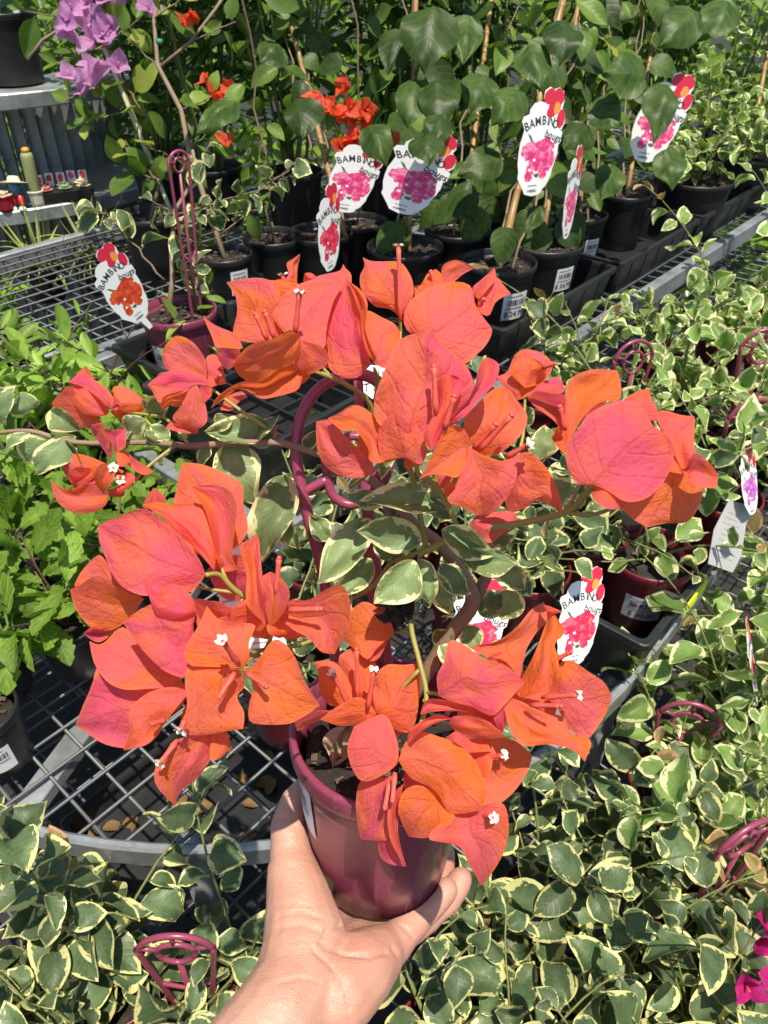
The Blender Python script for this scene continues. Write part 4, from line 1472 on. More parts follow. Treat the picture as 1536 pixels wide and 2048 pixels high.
# ------------------------------------------------------------------ bright green seedlings at the left
def seedling(px, py, kind, size_, nst, ht, label, seed, lean=0.5, z=0.735, rt=0.05, h=0.10, stem='dark_stem', spacing=0.022):
    c = G(px, py, z)
    root, pot, so = potted('seedling', Vector((c.x, c.y, z - h)), rt, h, MT['black_plastic'], label, 'seedling', 'bright green seedlings', chips=12, seed=seed)
    rnd = random.Random(seed); mb = MB()
    size = size_ * 1.12
    for k in range(nst):
        a = 6.283 * k / nst + rnd.uniform(-0.5, 0.5)
        pts = stem_path(so, a, rnd.uniform(0.1, lean), ht * rnd.uniform(0.7, 1.15), 0.7, rnd)
        leafy_stem(root, mb, pts, kind, size, spacing, rnd, start=0.25, rad=0.0026)
    mb.build('stem', MT[stem], root)
    return root



seedling(60, 930, 'bright', 0.078, 6, 0.20, 'bright green seedling at the left edge beside the cut variegated twig', 401)
seedling(190, 1010, 'bright', 0.072, 6, 0.19, 'bright green seedling under the small leftmost coral flowers', 402)
seedling(30, 1110, 'bright', 0.086, 6, 0.20, 'bright green toothed seedling at the left edge, level with the big pink bracts', 403)
seedling(130, 1240, 'bright', 0.080, 7, 0.17, 'bright green toothed seedling left of the lower coral flowers', 404)
seedling(-30, 1290, 'bright', 0.105, 5, 0.17, 'large toothed green leaf plant cut by the left edge', 405)
seedling(310, 940, 'bright', 0.07, 6, 0.19, 'bright green seedling behind the woody twig', 406)
seedling(400, 1020, 'bright', 0.062, 7, 0.15, 'bright green seedling behind the large pink bracts', 407)
seedling(310, 850, 'smooth', 0.075, 7, 0.30, 'lime green smooth leaved seedling in front of the burgundy pot', 408, lean=0.25, spacing=0.012)
seedling(205, 850, 'smooth', 0.070, 7, 0.31, 'lime green smooth leaved seedling in front of the bare mesh', 409, lean=0.35, spacing=0.014)
seedling(100, 860, 'smooth', 0.065, 6, 0.29, 'lime green smooth leaved seedling at the corner of the bare mesh', 410, lean=0.4, spacing=0.015)
seedling(20, 700, 'bright', 0.06, 5, 0.10, 'small green plant on the bare mesh at the left edge', 411, z=0.80, h=0.08)
seedling(10, 640, 'bright', 0.07, 6, 0.12, 'leafy green plant behind the bare mesh at the left edge', 412, z=0.72)
seedling(250, 1120, 'bright', 0.066, 7, 0.15, 'bright green seedling hidden behind the largest pink bract', 413)
c = G(-45, 1420, 0.735)
root, pot, so = potted('black_pot', Vector((c.x, c.y, 0.626)), 0.050, 0.11, MT['black_plastic'], 'black pot with a white label cut by the left edge', 'pot', None, seed=9)
sticker(root, pot, 0.050, 0.11, R(-62), 0.045, 0.045, 0.05, None, 12)


# ------------------------------------------------------------------ variegated plants
def variegated(px, py, z, label, seed, kind='var', size=0.062, nst=6, ht=0.22, rt=0.058, h=0.115, mat='burgundy_dark', lean=0.6, tr=None, newt=0.10, droop=0.5,
               group='variegated bougainvilleas on the lower shelf', spacing=0.027, chips=10, start=0.2):
    c = G(px, py, z)
    root, pot, so = potted('bougainvillea', Vector((c.x, c.y, z - h)), rt, h, MT[mat], label, 'bougainvillea', group, chips=chips, seed=seed, fill=0.85)
    rnd = random.Random(seed); mb = MB()
    for k in range(nst):
        a = 6.283 * k / nst + rnd.uniform(-0.5, 0.5)
        pts = stem_path(so, a, rnd.uniform(0.05, lean), ht * rnd.uniform(0.5, 1.3) * (1.5 if rnd.random() < 0.16 else 1.0), droop, rnd)
        leafy_stem(root, mb, pts, kind, size, spacing, rnd, start=start, rad=0.0026, new_tip=rnd.random() < newt)
    mb.build('stem', MT['young_stem'], root)
    if tr: trellis(root, so + Vector((rnd.uniform(-0.01, 0.01), 0.01, 0)), 0.085, tr, rnd.uniform(-0.5, 0.5), mat=MT['trellis'], lean=rnd.uniform(-0.06, 0.06))
    return root, pot, so


LZ = 0.472
S = 'low'
LOW = [  # px, py, label, kwargs
    (235, 1960, 'upright variegated shoot with orange new leaves in front of the curved bench rim', dict(nst=3, ht=0.44, lean=0.05, droop=0.06, newt=0.4, size=0.064, spacing=0.015, start=0.1)),
    (60, 1990, 'variegated plant with cream edged leaves crossing the rim at the left edge', dict(nst=6, ht=0.24)),
    (390, 2030, 'sparse variegated plant with a burgundy trellis left of the wrist', dict(nst=5, ht=0.20, tr=0.22, lean=0.6)),
    (130, 2130, 'leafy variegated plant in the lower left corner above the frame edge', dict(nst=6, ht=0.22)),
    (-30, 2200, 'variegated plant cut by the lower left corner', dict(nst=6, ht=0.22)),
    (300, 2230, 'variegated plant with broad grey leaves at the bottom edge left of the arm', dict(nst=7, ht=0.18)),
    (490, 1960, 'small variegated sprig between the bench rim and the thumb', dict(nst=3, ht=0.20, lean=0.3, droop=0.3)),
    (880, 2080, 'variegated plant right of the wrist below the fingers', dict(nst=7, ht=0.20, newt=0.3)),
    (1010, 1960, 'variegated plant right of the ring finger', dict(nst=7, ht=0.21)),
    (1080, 1800, 'tall variegated plant below the lowest right coral flower', dict(nst=6, ht=0.28)),
    (1160, 2000, 'bushy variegated plant at the centre of the lower right mass', dict(nst=6, ht=0.26, newt=0.2)),
    (1010, 2230, 'variegated plant with large leaves at the bottom edge right of the arm', dict(nst=6, ht=0.20)),
    (1200, 2190, 'variegated plant at the bottom edge below the lower right mass', dict(nst=6, ht=0.20)),
    (1190, 1700, 'variegated plant with a long arching twig right of the coral flowers', dict(nst=6, ht=0.24)),
    (1310, 1960, 'variegated plant left of the magenta flowers', dict(nst=6, ht=0.25)),
    (1400, 1850, 'variegated plant beside the burgundy trellis at the lower right', dict(nst=6, ht=0.22, tr=0.26)),
    (1360, 1660, 'round leaved variegated plant in the burgundy pot standing on dark mesh', dict(nst=5, ht=0.22, size=0.055, lean=0.4)),
    (1370, 2110, 'variegated plant at the bottom edge near the right corner', dict(nst=7, ht=0.20)),
    (1500, 2010, 'variegated plant with magenta flowers at the right edge', dict(nst=6, ht=0.22)),
    (1525, 1730, 'variegated plant in a burgundy pot at the right edge below the red tag', dict(nst=8, ht=0.22, kind='pale', lean=0.8)),
    (1440, 1520, 'pale variegated plant below the overhanging black tray', dict(nst=9, ht=0.27, kind='pale', lean=0.85, droop=0.8)),
    (1540, 1440, 'pale variegated plant at the right edge around the red and white tag', dict(nst=9, ht=0.28, kind='pale', lean=0.85, droop=0.8)),
    (1330, 1560, 'pale variegated plant right of the bench rim end', dict(nst=7, ht=0.24, kind='pale', tr=0.20, lean=0.8)),
    (1570, 1290, 'pale variegated plant spilling beside the yellow strip', dict(nst=10, ht=0.32, kind='pale', lean=0.85, droop=0.7)),
    (1480, 1370, 'pale variegated plant hanging in front of the tray corner', dict(nst=9, ht=0.30, kind='pale', lean=0.8, droop=0.8)),
]
LOWP = []
for i, (px, py, lb, kw) in enumerate(LOW):
    LOWP.append(variegated(px, py, LZ, lb, 800 + i, **kw))
blossom(LOWP[18][0], P(1470, 1945, 0.80), 'bmag', 2, 0.030, 880, look=Vector((0, -0.5, 0.8)))
blossom(LOWP[18][0], P(1522, 1850, 0.82), 'bmag', 2, 0.030, 881, look=Vector((0, -0.5, 0.8)))

MZ = 0.756
MID = [
    (1250, 850, 'pale variegated plant behind the small trellis at the right of the large coral flower', dict(tr=0.20)),
    (1360, 800, 'pale variegated plant between the two burgundy trellises', dict(tr=0.0)),
    (1485, 860, 'pale variegated plant around the large round trellis at the right edge', dict(tr=0.23)),
    (1185, 770, 'pale variegated plant at the shaded foot of the bright rail', dict(nst=5, ht=0.2)),
    (1330, 700, 'pale variegated plant just below the rail', dict()),
    (1450, 670, 'pale variegated plant below the rail near the right edge', dict()),
    (1560, 610, 'pale variegated plant at the right edge under the far end of the rail', dict(ht=0.30)),
    (1550, 720, 'pale variegated plant at the right edge above the round trellis', dict()),
    (1600, 900, 'pale variegated plant cut by the right edge beside the purple tag', dict()),
    (1085, 790, 'small variegated shoot with reddish tips in front of the tray end', dict(nst=3, ht=0.24, kind='var', lean=0.2, newt=1.0)),
    (1130, 980, 'variegated plant behind the stalk of the large right flower', dict(kind='var', nst=7)),
    (1060, 1130, 'variegated plant right of the woody branch behind the held plant', dict(kind='var', nst=8, ht=0.24)),
    (1180, 1060, 'variegated plant left of the burgundy pot in the tray', dict(kind='var', nst=6)),
    (940, 1180, 'variegated plant behind the held plant with a pink tag', dict(kind='var', nst=7)),
    (640, 1120, 'variegated plant behind the left leg of the held trellis', dict(kind='var', nst=7, ht=0.22)),
    (570, 1330, 'variegated plant behind the held pot at its left', dict(kind='var', nst=5, ht=0.16)),
    (700, 1000, 'variegated plant behind the top of the held trellis', dict(kind='var', nst=6, ht=0.18)),
    (820, 1060, 'variegated plant directly behind the middle of the held plant', dict(kind='var', nst=7, ht=0.2)),
]
for i, (px, py, lb, kw) in enumerate(MID):
    a = dict(kind='pale', size=0.058, nst=9, ht=0.25, lean=0.75, droop=0.7, h=0.125, rt=0.066, group='variegated bougainvilleas on the bench', newt=0.1)
    a.update(kw)
    variegated(px, py, MZ, lb, 900 + i, **a)
r1, p1, s1 = variegated(1305, 1103, 0.77, 'young variegated plant in the burgundy pot with price label in the tray', 950, kind='pale', nst=5, ht=0.17, rt=0.070, h=0.138, group=None, size=0.05, lean=0.9, newt=0, start=0.35)
sticker(r1, p1, 0.070, 0.138, R(-106), 0.066, 0.062, 0.050, '$ 20.00', 21)
r2, p2, s2 = variegated(1450, 985, 0.77, 'variegated plant in the second burgundy pot of the tray, behind the grey label', 951, kind='pale', nst=6, ht=0.22, rt=0.066, h=0.138, group=None, tr=0.20)

# fallen leaves in the shallow tray under the round bench
rnd = random.Random(55)
fb = MB()
for _ in range(26):
    c = bench_pt(BC, rnd.uniform(-0.70, -0.38), rnd.uniform(-0.50, -0.27), 0.366)
    leaf_grid(fb, 1.0, 0.6, P_OVATE, 0.2, rnd.uniform(0.3, 1.8), 0.1, ns=4, nt=4, seed=rnd.randint(0, 999), M=orient(c, Vector((rnd.uniform(-1, 1), rnd.uniform(-1, 1), 0.2)), Vector((0, 0, 1)), rnd.uniform(0.025, 0.05)))
tag(fb.build('fallen_leaves', m_leaf('dry_leaf', (0.20, 0.13, 0.045), (0.13, 0.075, 0.03), (0.3, 0.2, 0.08), rough=0.7, trans=0.1)), 'dry yellow brown leaves lying under the round mesh bench', 'leaves', kind='stuff')

# yellow strip on the tray edge
yb = MB(); yb.box((0, 0, 0), (0.085, 0.003, 0.022))
q = bench_pt(BC, ru + 0.17, rv - 0.009, 0.715)
tag(new_obj('yellow_strip', yb.mesh('yellow_strip', MT['yellow']), None, Matrix.Translation(q) @ Matrix.Rotation(A49, 4, 'Z')), 'fluorescent yellow strip on the side of the tray at the right', 'strip')

# ------------------------------------------------------------------ the held bougainvillea
RIMC = P(775, 1450, 0.45)                 # centre of the held pot's rim
HB = RIMC + Vector((-0.006, -0.011, -0.135))   # centre of its base
POT_AX = (RIMC - HB).normalized()
HH = (RIMC - HB).length
HRT = 0.0595
hero = thing('bougainvillea', HB, 'coral bougainvillea in a burgundy pot held up by the hand', 'bougainvillea')
tiltM = Vector((0, 0, 1)).rotation_difference(POT_AX).to_matrix().to_4x4()
HM = Matrix.Translation(HB) @ tiltM
hpot = new_obj('pot', pot_mesh(HRT, HH, MT['burgundy'], 64), hero, tiltM)
sm, cm = soil_mesh(pot_r(HRT, HH, HH * 0.84) - 0.005, 45, 2)
new_obj('soil', sm, hero, tiltM @ Matrix.Translation((0, 0, HH * 0.84)))
tag(new_obj('mulch', cm, hero, tiltM @ Matrix.Translation((0, 0, HH * 0.84))), kind='stuff')
sticker(hero, hpot, HRT, HH, R(-165), HH * 0.66, 0.042, 0.045, None, 31)
SOILC = HM @ Vector((0, 0, HH * 0.84))


def bract(parent, bx, by, tx, ty, wl, wr, db, dt, kind='c', dl=None, dr=None, bow=None, name='bract', mats=None, prof=None, ns=22, nt=14, ripple=1.0):
    """one bract or leaf spanning base and tip: wl / wr are its half widths left and right of the midrib (frame pixels at its own depth)"""
    rnd = random.Random(int(bx * 7 + by * 13 + tx * 3 + ty))
    if kind != 'l': wl *= 1.14; wr *= 1.14
    B, T = P(bx, by, db), P(tx, ty, dt)
    dx, dy = tx - bx, ty - by
    L = math.hypot(dx, dy)
    lx, ly = dy / L, -dx / L
    dm = (db + dt) / 2
    if dl is None: dl = rnd.uniform(-0.012, 0.008)
    if dr is None: dr = rnd.uniform(-0.012, 0.008)
    if bow is None: bow = rnd.uniform(-0.011, 0.004)
    curl = rnd.uniform(-0.10, 0.16)
    k = dm / FOC
    Lv = (RGT * lx + DWN * ly) * (wl * k) + FWD * dl
    Rv = -(RGT * lx + DWN * ly) * (wr * k) + FWD * dr
    Mv = (B + T) / 2 + FWD * bow * 2
    pf = prof or (lambda s: (s + 0.006) ** 0.36 * (1.0001 - s ** 2.5) * (1 - 0.22 * s ** 6))
    wm_ = max(pf(i / 60) for i in range(61))
    ph = [rnd.uniform(0, 6.28) for _ in range(6)]
    size = (B - T).length
    vs_, uv, ed = [], [], []
    for i in range(ns + 1):
        s = i / ns
        c = B * (1 - s) ** 2 + Mv * (2 * s * (1 - s)) + T * s ** 2
        w = pf(s) / wm_
        for j in range(nt + 1):
            t = -1 + 2 * j / nt
            sv = Lv if t < 0 else Rv
            a = abs(t)
            # rounded cross fold: steeper at the midrib, flattening to the margin
            p = c + sv * (a * w)
            p = p - FWD * (0.045 * size * w * (a ** 2 if kind != 'l' else 0.5 * a * a)) * (1 if ph[0] > 2.2 else -0.7)
            rip = ripple * size * 0.058 * (a ** 1.6) * math.sin(s * 9 + ph[1] + (ph[2] if t > 0 else 0)) * min(1, 4 * (1 - s) + 0.1)
            rip += ripple * size * 0.085 * noise.noise(Vector((s * 2.6 + ph[3], t * 1.5 + ph[4], ph[5]))) + ripple * size * 0.012 * noise.noise(Vector((s * 9 + ph[3], t * 5 + ph[4], ph[5])))
            rip += curl * size * max(0.0, s - 0.6) ** 2 * 4
            p = p + FWD * rip + (RGT * lx + DWN * ly) * (size * 0.012 * ripple * math.sin(s * 7 + ph[4]) * a)
            vs_.append(p); uv.append((0.5 + 0.5 * t, s)); ed.append((1 - a) * w)
    fs = [(i * (nt + 1) + j, i * (nt + 1) + j + 1, (i + 1) * (nt + 1) + j + 1, (i + 1) * (nt + 1) + j) for i in range(ns) for j in range(nt)]
    mb = MB(); mb.add(vs_, fs, 0, uv, ed)
    mt = mats or {'c': MT['bract'], 'o': MT['bract_orange'], 'p': MT['bract_pink']}[kind]
    return mb.build(name, mt, parent)


def floret(parent, ax, ay, bx, by, da, db, star=True, r=0.0019):
    g = group_part('floret', parent, P(ax, ay, da)) if False else parent
    A, B = P(ax, ay, da), P(bx, by, db)
    r = min(r, 0.0014)
    d = (B - A)
    mb = MB()
    mb.tube([A, A + d * 0.25, A + d * 0.55, A + d * 0.85, B], [r * 0.7, r * 1.1, r * 0.8, r * 0.85, r * 1.05], 8)
    if star:
        n = d.normalized(); e1 = n.orthogonal().normalized(); e2 = n.cross(e1)
        vs_ = [B - n * 0.0006]
        for k in range(20):
            w = 6.283 * k / 20
            q = 0.0026 * (1.0 + 0.16 * math.sin(5 * w + ax) + 0.08 * math.sin(13 * w))
            vs_.append(B + (e1 * math.cos(w) + e2 * math.sin(w)) * q + n * (0.0012 + 0.0007 * math.sin(5 * w + 1.2)))
        mb.add(vs_, [(0, 1 + k, 1 + (k + 1) % 20) for k in range(20)], 1)
    else:
        mb.tube([B, B + d.normalized() * r * 1.0], [r * 1.05, r * 0.5], 8)
    return mb.build('floret', [MT['floret'], MT['floret_star']], parent)


ZS = {1: (400, 480, 3.84), 2: (90, 660, 3.572), 3: (620, 480, 2.844), 4: (620, 760, 2.954), 5: (980, 680, 3.268), 6: (130, 900, 3.572), 7: (140, 1160, 2.648), 8: (580, 1180, 2.327)}


def resample(pts, n):
    d = [0.0]
    for i in range(len(pts) - 1): d.append(d[-1] + (pts[i + 1] - pts[i]).length)
    out, j = [], 0
    for i in range(n + 1):
        w = d[-1] * i / n
        while j < len(pts) - 2 and d[j + 1] < w: j += 1
        k = (w - d[j]) / max(1e-9, d[j + 1] - d[j])
        out.append(pts[j].lerp(pts[j + 1], min(1, k)))
    return out


def bract_outline(parent, z, base, left, tip, right, db, dt, kind='c', dl=None, dr=None, ns=24, nt=14, ripple=1.0):
    """a bract whose two margins run from base to tip; it stands at its own depth, folded on the midrib, cupped and ruffled"""
    zx, zy, zs = ZS[z]
    cv = lambda p: Vector((zx + p[0] / zs, zy + p[1] / zs, 0))
    b, t_ = cv(base), cv(tip)
    Lc = resample(spline([b] + [cv(p) for p in left] + [t_], 5), ns)
    Rc = resample(spline([b] + [cv(p) for p in right] + [t_], 5), ns)
    rnd = random.Random(int(b.x * 7 + b.y * 13 + t_.x * 3 + t_.y))
    if dl is None: dl = rnd.uniform(-0.012, 0.009)
    if dr is None: dr = rnd.uniform(-0.012, 0.009)
    bow = rnd.uniform(-0.009, 0.003)
    curl = rnd.uniform(-0.10, 0.18)
    ph = [rnd.uniform(0, 6.28) for _ in range(6)]
    wmax = max((Lc[i] - Rc[i]).length for i in range(ns + 1))
    size = max((b - t_).length, wmax * 0.8) * (db + dt) / 2 / FOC
    cupd = rnd.choice((1.0, -0.8))
    vs_, uv, ed = [], [], []
    for i in range(ns + 1):
        s = i / ns
        ax = b.lerp(t_, s)
        mid = ((Lc[i] + Rc[i]) * 0.5).lerp(ax, 0.25)
        w = (Lc[i] - Rc[i]).length / wmax
        for j in range(nt + 1):
            t = -1 + 2 * j / nt
            a = abs(t)
            p = mid.lerp(Lc[i] if t < 0 else Rc[i], a)
            dep = db + (dt - db) * s + 4 * bow * s * (1 - s) + (dl if t < 0 else dr) * a * w
            dep += cupd * size * 0.05 * w * a * a
            dep += ripple * size * 0.050 * (a ** 1.6) * w * math.sin(s * 9 + ph[1] + (ph[2] if t > 0 else 0))
            dep += ripple * size * 0.100 * w * noise.noise(Vector((s * 2.6 + ph[3], t * 1.5 + ph[4], ph[5])))
            dep += ripple * size * 0.022 * w * noise.noise(Vector((s * 8 + ph[3], t * 5 + ph[4], ph[5])))
            dep += curl * size * max(0.0, s - 0.6) ** 2 * 3
            vs_.append(P(p.x, p.y, dep)); uv.append((0.5 + 0.5 * t, s)); ed.append((1 - a) * w)
    fs = [(i * (nt + 1) + j, i * (nt + 1) + j + 1, (i + 1) * (nt + 1) + j + 1, (i + 1) * (nt + 1) + j) for i in range(ns) for j in range(nt)]
    mb = MB(); mb.add(vs_, fs, 0, uv, ed)
    return mb.build('bract', {'c': MT['bract'], 'o': MT['bract_orange'], 'p': MT['bract_pink']}[kind], parent)


CLS = []


def cluster(cx_, cy_, d, bracts, florets=()):
    g = group_part('flower_cluster', hero, P(cx_, cy_, d))
    CLS.append((cx_, cy_, d, g))
    for b in bracts: bract_outline(g, *b)
    for f in florets: floret(g, *f)
    return g


# upper left spray
cluster(590, 690, 0.36, [
    (1, (580, 770), [(420, 790), (270, 760), (255, 690), (285, 550), (275, 440), (240, 380)], (203, 325), [(640, 690), (575, 570), (615, 450), (600, 370), (540, 310), (440, 290), (320, 300)], .362, .368, 'c', .003, -.003),
    (1, (700, 745), [(640, 700), (570, 610), (568, 500), (640, 420), (760, 340), (880, 300), (990, 298), (1060, 325)], (1100, 345), [(800, 780), (950, 830), (970, 700), (990, 590), (1025, 470), (1065, 400)], .352, .358, 'c'),
    (1, (740, 760), [(870, 790), (960, 840), (992, 920), (950, 975), (860, 1027)], (790, 1032), [(690, 800), (640, 850), (690, 930), (760, 995)], .343, .347, 'c'),
    (1, (770, 745), [(765, 860), (700, 955), (600, 990), (500, 1070), (400, 1098), (300, 1040)], (255, 955), [(700, 690), (620, 725), (540, 765), (400, 800), (320, 860)], .338, .338, 'o'),
    (1, (330, 830), [(250, 850), (130, 830), (90, 740), (50, 650)], (22, 580), [(300, 760), (250, 710), (150, 670), (80, 630)], .350, .356, 'c'),
    (1, (310, 840), [(300, 900), (270, 960)], (215, 1000), [(140, 830), (135, 900), (170, 960)], .336, .335, 'p'),
    (1, (785, 985), [(785, 1070), (750, 1150), (640, 1190), (480, 1220), (400, 1180), (300, 1140), (200, 1210), (130, 1260)], (85, 1292), [(700, 965), (600, 990), (480, 1080), (330, 1085), (200, 1150), (120, 1220)], .354, .362, 'o'),
    (1, (720, 385), [(660, 390), (640, 330), (680, 260), (665, 180), (720, 140)], (768, 105), [(745, 320), (750, 220), (765, 150)], .40, .402, 'c'),
    (1, (1310, 960), [(1200, 1060), (1060, 1040), (985, 970), (985, 850), (965, 720), (990, 560), (1040, 440), (1100, 350)], (1130, 260), [(1290, 850), (1240, 700), (1230, 550), (1180, 420), (1140, 320)], .358, .364, 'p'),
    (1, (1325, 930), [(1270, 830), (1235, 690), (1225, 560), (1170, 400)], (1130, 305), [(1360, 920), (1272, 700), (1288, 500), (1250, 400), (1190, 350)], .356, .362, 'o'),
    (1, (900, 340), [(800, 320), (795, 300)], (805, 255), [(900, 290), (850, 252)], .392, .396, 'p'),
    (1, (1080, 420), [(960, 350), (890, 285), (1040, 245), (1080, 230)], (1100, 183), [(1150, 380), (1162, 270), (1118, 215)], .380, .386, 'c'),
    (1, (1340, 945), [(1270, 800), (1268, 620), (1285, 540), (1400, 595), (1490, 640)], (1535, 700), [(1420, 985), (1480, 900), (1535, 800)], .374, .384, 'c'),
], [(535, 680, 512, 630, .350, .346, False), (550, 678, 530, 625, .348, .343, False), (590, 670, 599, 588, .342, .334, True), (574, 590, 566, 552, .395, .392, True)])
cluster(790, 640, 0.40, [
    (3, (508, 440), [(480, 410), (440, 390), (370, 378), (325, 330), (288, 270), (285, 200), (310, 150)], (300, 98), [(560, 390), (588, 310), (585, 240), (560, 180), (510, 125), (400, 122), (345, 118)], .402, .405, 'c')],
    [(801, 645, 797, 494, .395, .385, True, 0.0024)])
cluster(880, 660, 0.38, [
    (3, (700, 500), [(600, 540), (545, 505), (533, 430), (570, 350), (640, 290), (740, 250), (850, 238), (910, 258), (930, 300)], (938, 352), [(720, 620), (800, 680), (890, 702), (940, 660), (1000, 600), (1038, 520), (1010, 470), (965, 420)], .374, .378, 'c', .004, .004),
    (3, (740, 260), [(745, 190), (760, 140), (820, 113), (880, 125)], (935, 160), [(820, 235), (870, 195)], .396, .402, 'c'),
    (3, (930, 310), [(925, 270), (980, 220)], (1050, 158), [(960, 335), (1010, 280), (1058, 220)], .388, .392, 'c'),
    (3, (955, 390), [(955, 330), (1000, 270), (1060, 213), (1100, 255)], (1144, 305), [(980, 422), (1022, 427), (1060, 350)], .384, .387, 'c'),
    (3, (650, 340), [(600, 310), (640, 240), (670, 190)], (715, 165), [(745, 280), (748, 200)], .392, .396, 'o'),
], [(870, 570, 862, 545, .39, .388, False), (958, 612, 966, 600, .378, .375, False)])
cluster(830, 900, 0.335, [
    (3, (560, 1180), [(480, 1140), (400, 1060), (368, 1000), (366, 900), (400, 800), (440, 700), (480, 600), (540, 550), (640, 520)], (702, 490), [(680, 1110), (790, 1010), (875, 930), (932, 850), (922, 780), (880, 700), (800, 630), (718, 560)], .332, .328, 'p'),
    (4, (560, 440), [(430, 470), (400, 330), (430, 250)], (480, 200), [(650, 500), (690, 420), (640, 280), (560, 220)], .336, .334, 'c'),
    (3, (690, 1200), [(645, 1120), (690, 1020), (740, 930), (720, 830), (740, 780)], (800, 768), [(735, 1138), (775, 1030), (825, 930), (885, 815), (860, 780)], .319, .320, 'p'),
    (3, (750, 1060), [(850, 950), (920, 880), (950, 770), (975, 690)], (1012, 666), [(880, 1005), (960, 905), (1032, 840), (1073, 760), (1070, 700)], .318, .323, 'p'),
    (4, (372, 490), [(352, 562), (240, 580), (130, 542), (58, 460), (38, 360)], (36, 245), [(300, 420), (200, 320), (130, 240), (70, 235)], .346, .346, 'c'),
    (4, (490, 460), [(405, 492), (350, 475), (340, 400), (270, 300), (190, 300)], (105, 225), [(455, 340), (400, 240), (330, 170), (250, 148), (170, 195)], .342, .338, 'o'),
    (4, (560, 440), [(560, 520), (630, 510)], (665, 500), [(600, 430), (660, 430)], .352, .354, 'o'),
], [(872, 830, 868, 735, .322, .318, False), (888, 860, 908, 795, .315, .309, False)])
cluster(930, 900, 0.335, [
    (4, (1000, 440), [(930, 350), (908, 250), (960, 170), (1050, 80), (1100, 45)], (1152, 38), [(1100, 445), (1200, 372), (1270, 290), (1280, 200), (1215, 110), (1185, 60)], .345, .350, 'o'),
    (4, (945, 400), [(920, 500), (870, 575), (790, 560), (700, 562)], (642, 592), [(935, 330), (880, 268), (800, 290), (740, 400), (680, 520)], .328, .324, 'o'),
    (4, (935, 390), [(1000, 430), (1100, 470), (1180, 488), (1225, 530), (1190, 650), (1100, 770)], (1020, 802), [(925, 480), (880, 560), (860, 640), (808, 700), (840, 735), (900, 752), (970, 792)], .324, .328, 'c'),
    (4, (1130, 480), [(1230, 440), (1300, 428), (1400, 520), (1452, 620), (1485, 720)], (1492, 782), [(1180, 600), (1150, 700), (1185, 782), (1280, 752), (1350, 705), (1420, 742)], .332, .335, 'c'),
    (4, (960, 830), [(1000, 795), (1100, 780), (1205, 778)], (1228, 852), [(950, 900), (1060, 963), (1150, 900)], .370, .374, 'c'),
    (4, (860, 640), [(830, 600), (790, 640)], (800, 690), [(900, 680), (860, 720)], .338, .34, 'c'),
], [(955, 905, 1022, 832, .330, .318, False), (945, 900, 990, 850, .332, .322, False), (1012, 915, 1056, 890, .326, .318, True)])
cluster(1050, 770, 0.42, [
    (5, (170, 395), [(130, 340), (70, 285), (50, 240), (110, 210), (150, 120), (190, 72)], (240, 58), [(240, 372), (330, 295), (402, 205), (392, 130), (330, 80)], .42, .425, 'c'),
    (5, (250, 372), [(280, 330), (350, 270), (440, 240)], (482, 290), [(350, 372), (430, 355), (480, 340)], .412, .416, 'p'),
    (5, (230, 312), [(140, 230), (160, 150), (260, 108)], (365, 180), [(330, 285), (365, 230)], .414, .41, 'o')], [(1085, 735, 1108, 728, .41, .405, False)])
cluster(1190, 960, 0.325, [
    (5, (680, 942), [(590, 948), (530, 892), (496, 790), (503, 690), (560, 600), (650, 480), (760, 422), (880, 393), (1000, 445)], (1064, 585), [(770, 985), (880, 1055), (1000, 1045), (1085, 985), (1165, 880), (1203, 760), (1190, 670), (1130, 600)], .316, .318, 'p', .004, .004),
    (5, (668, 985), [(760, 900), (850, 960), (905, 1050)], (870, 1102), [(675, 1040), (740, 1092), (800, 1107)], .321, .323, 'c'),
    (5, (500, 710), [(475, 580), (480, 420), (500, 300), (560, 230), (660, 193), (760, 193)], (832, 198), [(540, 620), (620, 490), (730, 405), (845, 392), (855, 280)], .336, .343, 'o'),
    (5, (490, 560), [(470, 612), (430, 540), (370, 490), (300, 442)], (248, 390), [(492, 440), (485, 360), (400, 348), (310, 333), (265, 362)], .337, .342, 'p'),
    (5, (505, 560), [(505, 690), (490, 738), (440, 702)], (402, 640), [(470, 540), (440, 572)], .335, .338, 'o'),
    (5, (950, 490), [(860, 425), (900, 370), (980, 330)], (1037, 318), [(1085, 530), (1092, 450), (1062, 390)], .330, .334, 'c'),
    (5, (1180, 720), [(1110, 570), (1090, 478), (1150, 460), (1240, 488)], (1338, 500), [(1290, 900), (1322, 760), (1337, 620)], .332, .338, 'c'),
    (5, (1270, 870), [(1330, 743), (1400, 773), (1460, 830)], (1493, 892), [(1340, 950), (1430, 968), (1478, 960)], .326, .331, 'c'),
    (5, (1190, 830), [(1320, 820), (1387, 950), (1372, 1070), (1290, 1188), (1150, 1198)], (1030, 1224), [(1100, 900), (960, 1000), (858, 1080), (925, 1165)], .329, .334, 'o'),
    (5, (1130, 850), [(1120, 700), (1190, 600)], (1300, 615), [(1290, 870), (1345, 740)], .325, .330, 'o'),
], [(1130, 860, 1120, 815, .33, .325, False)])
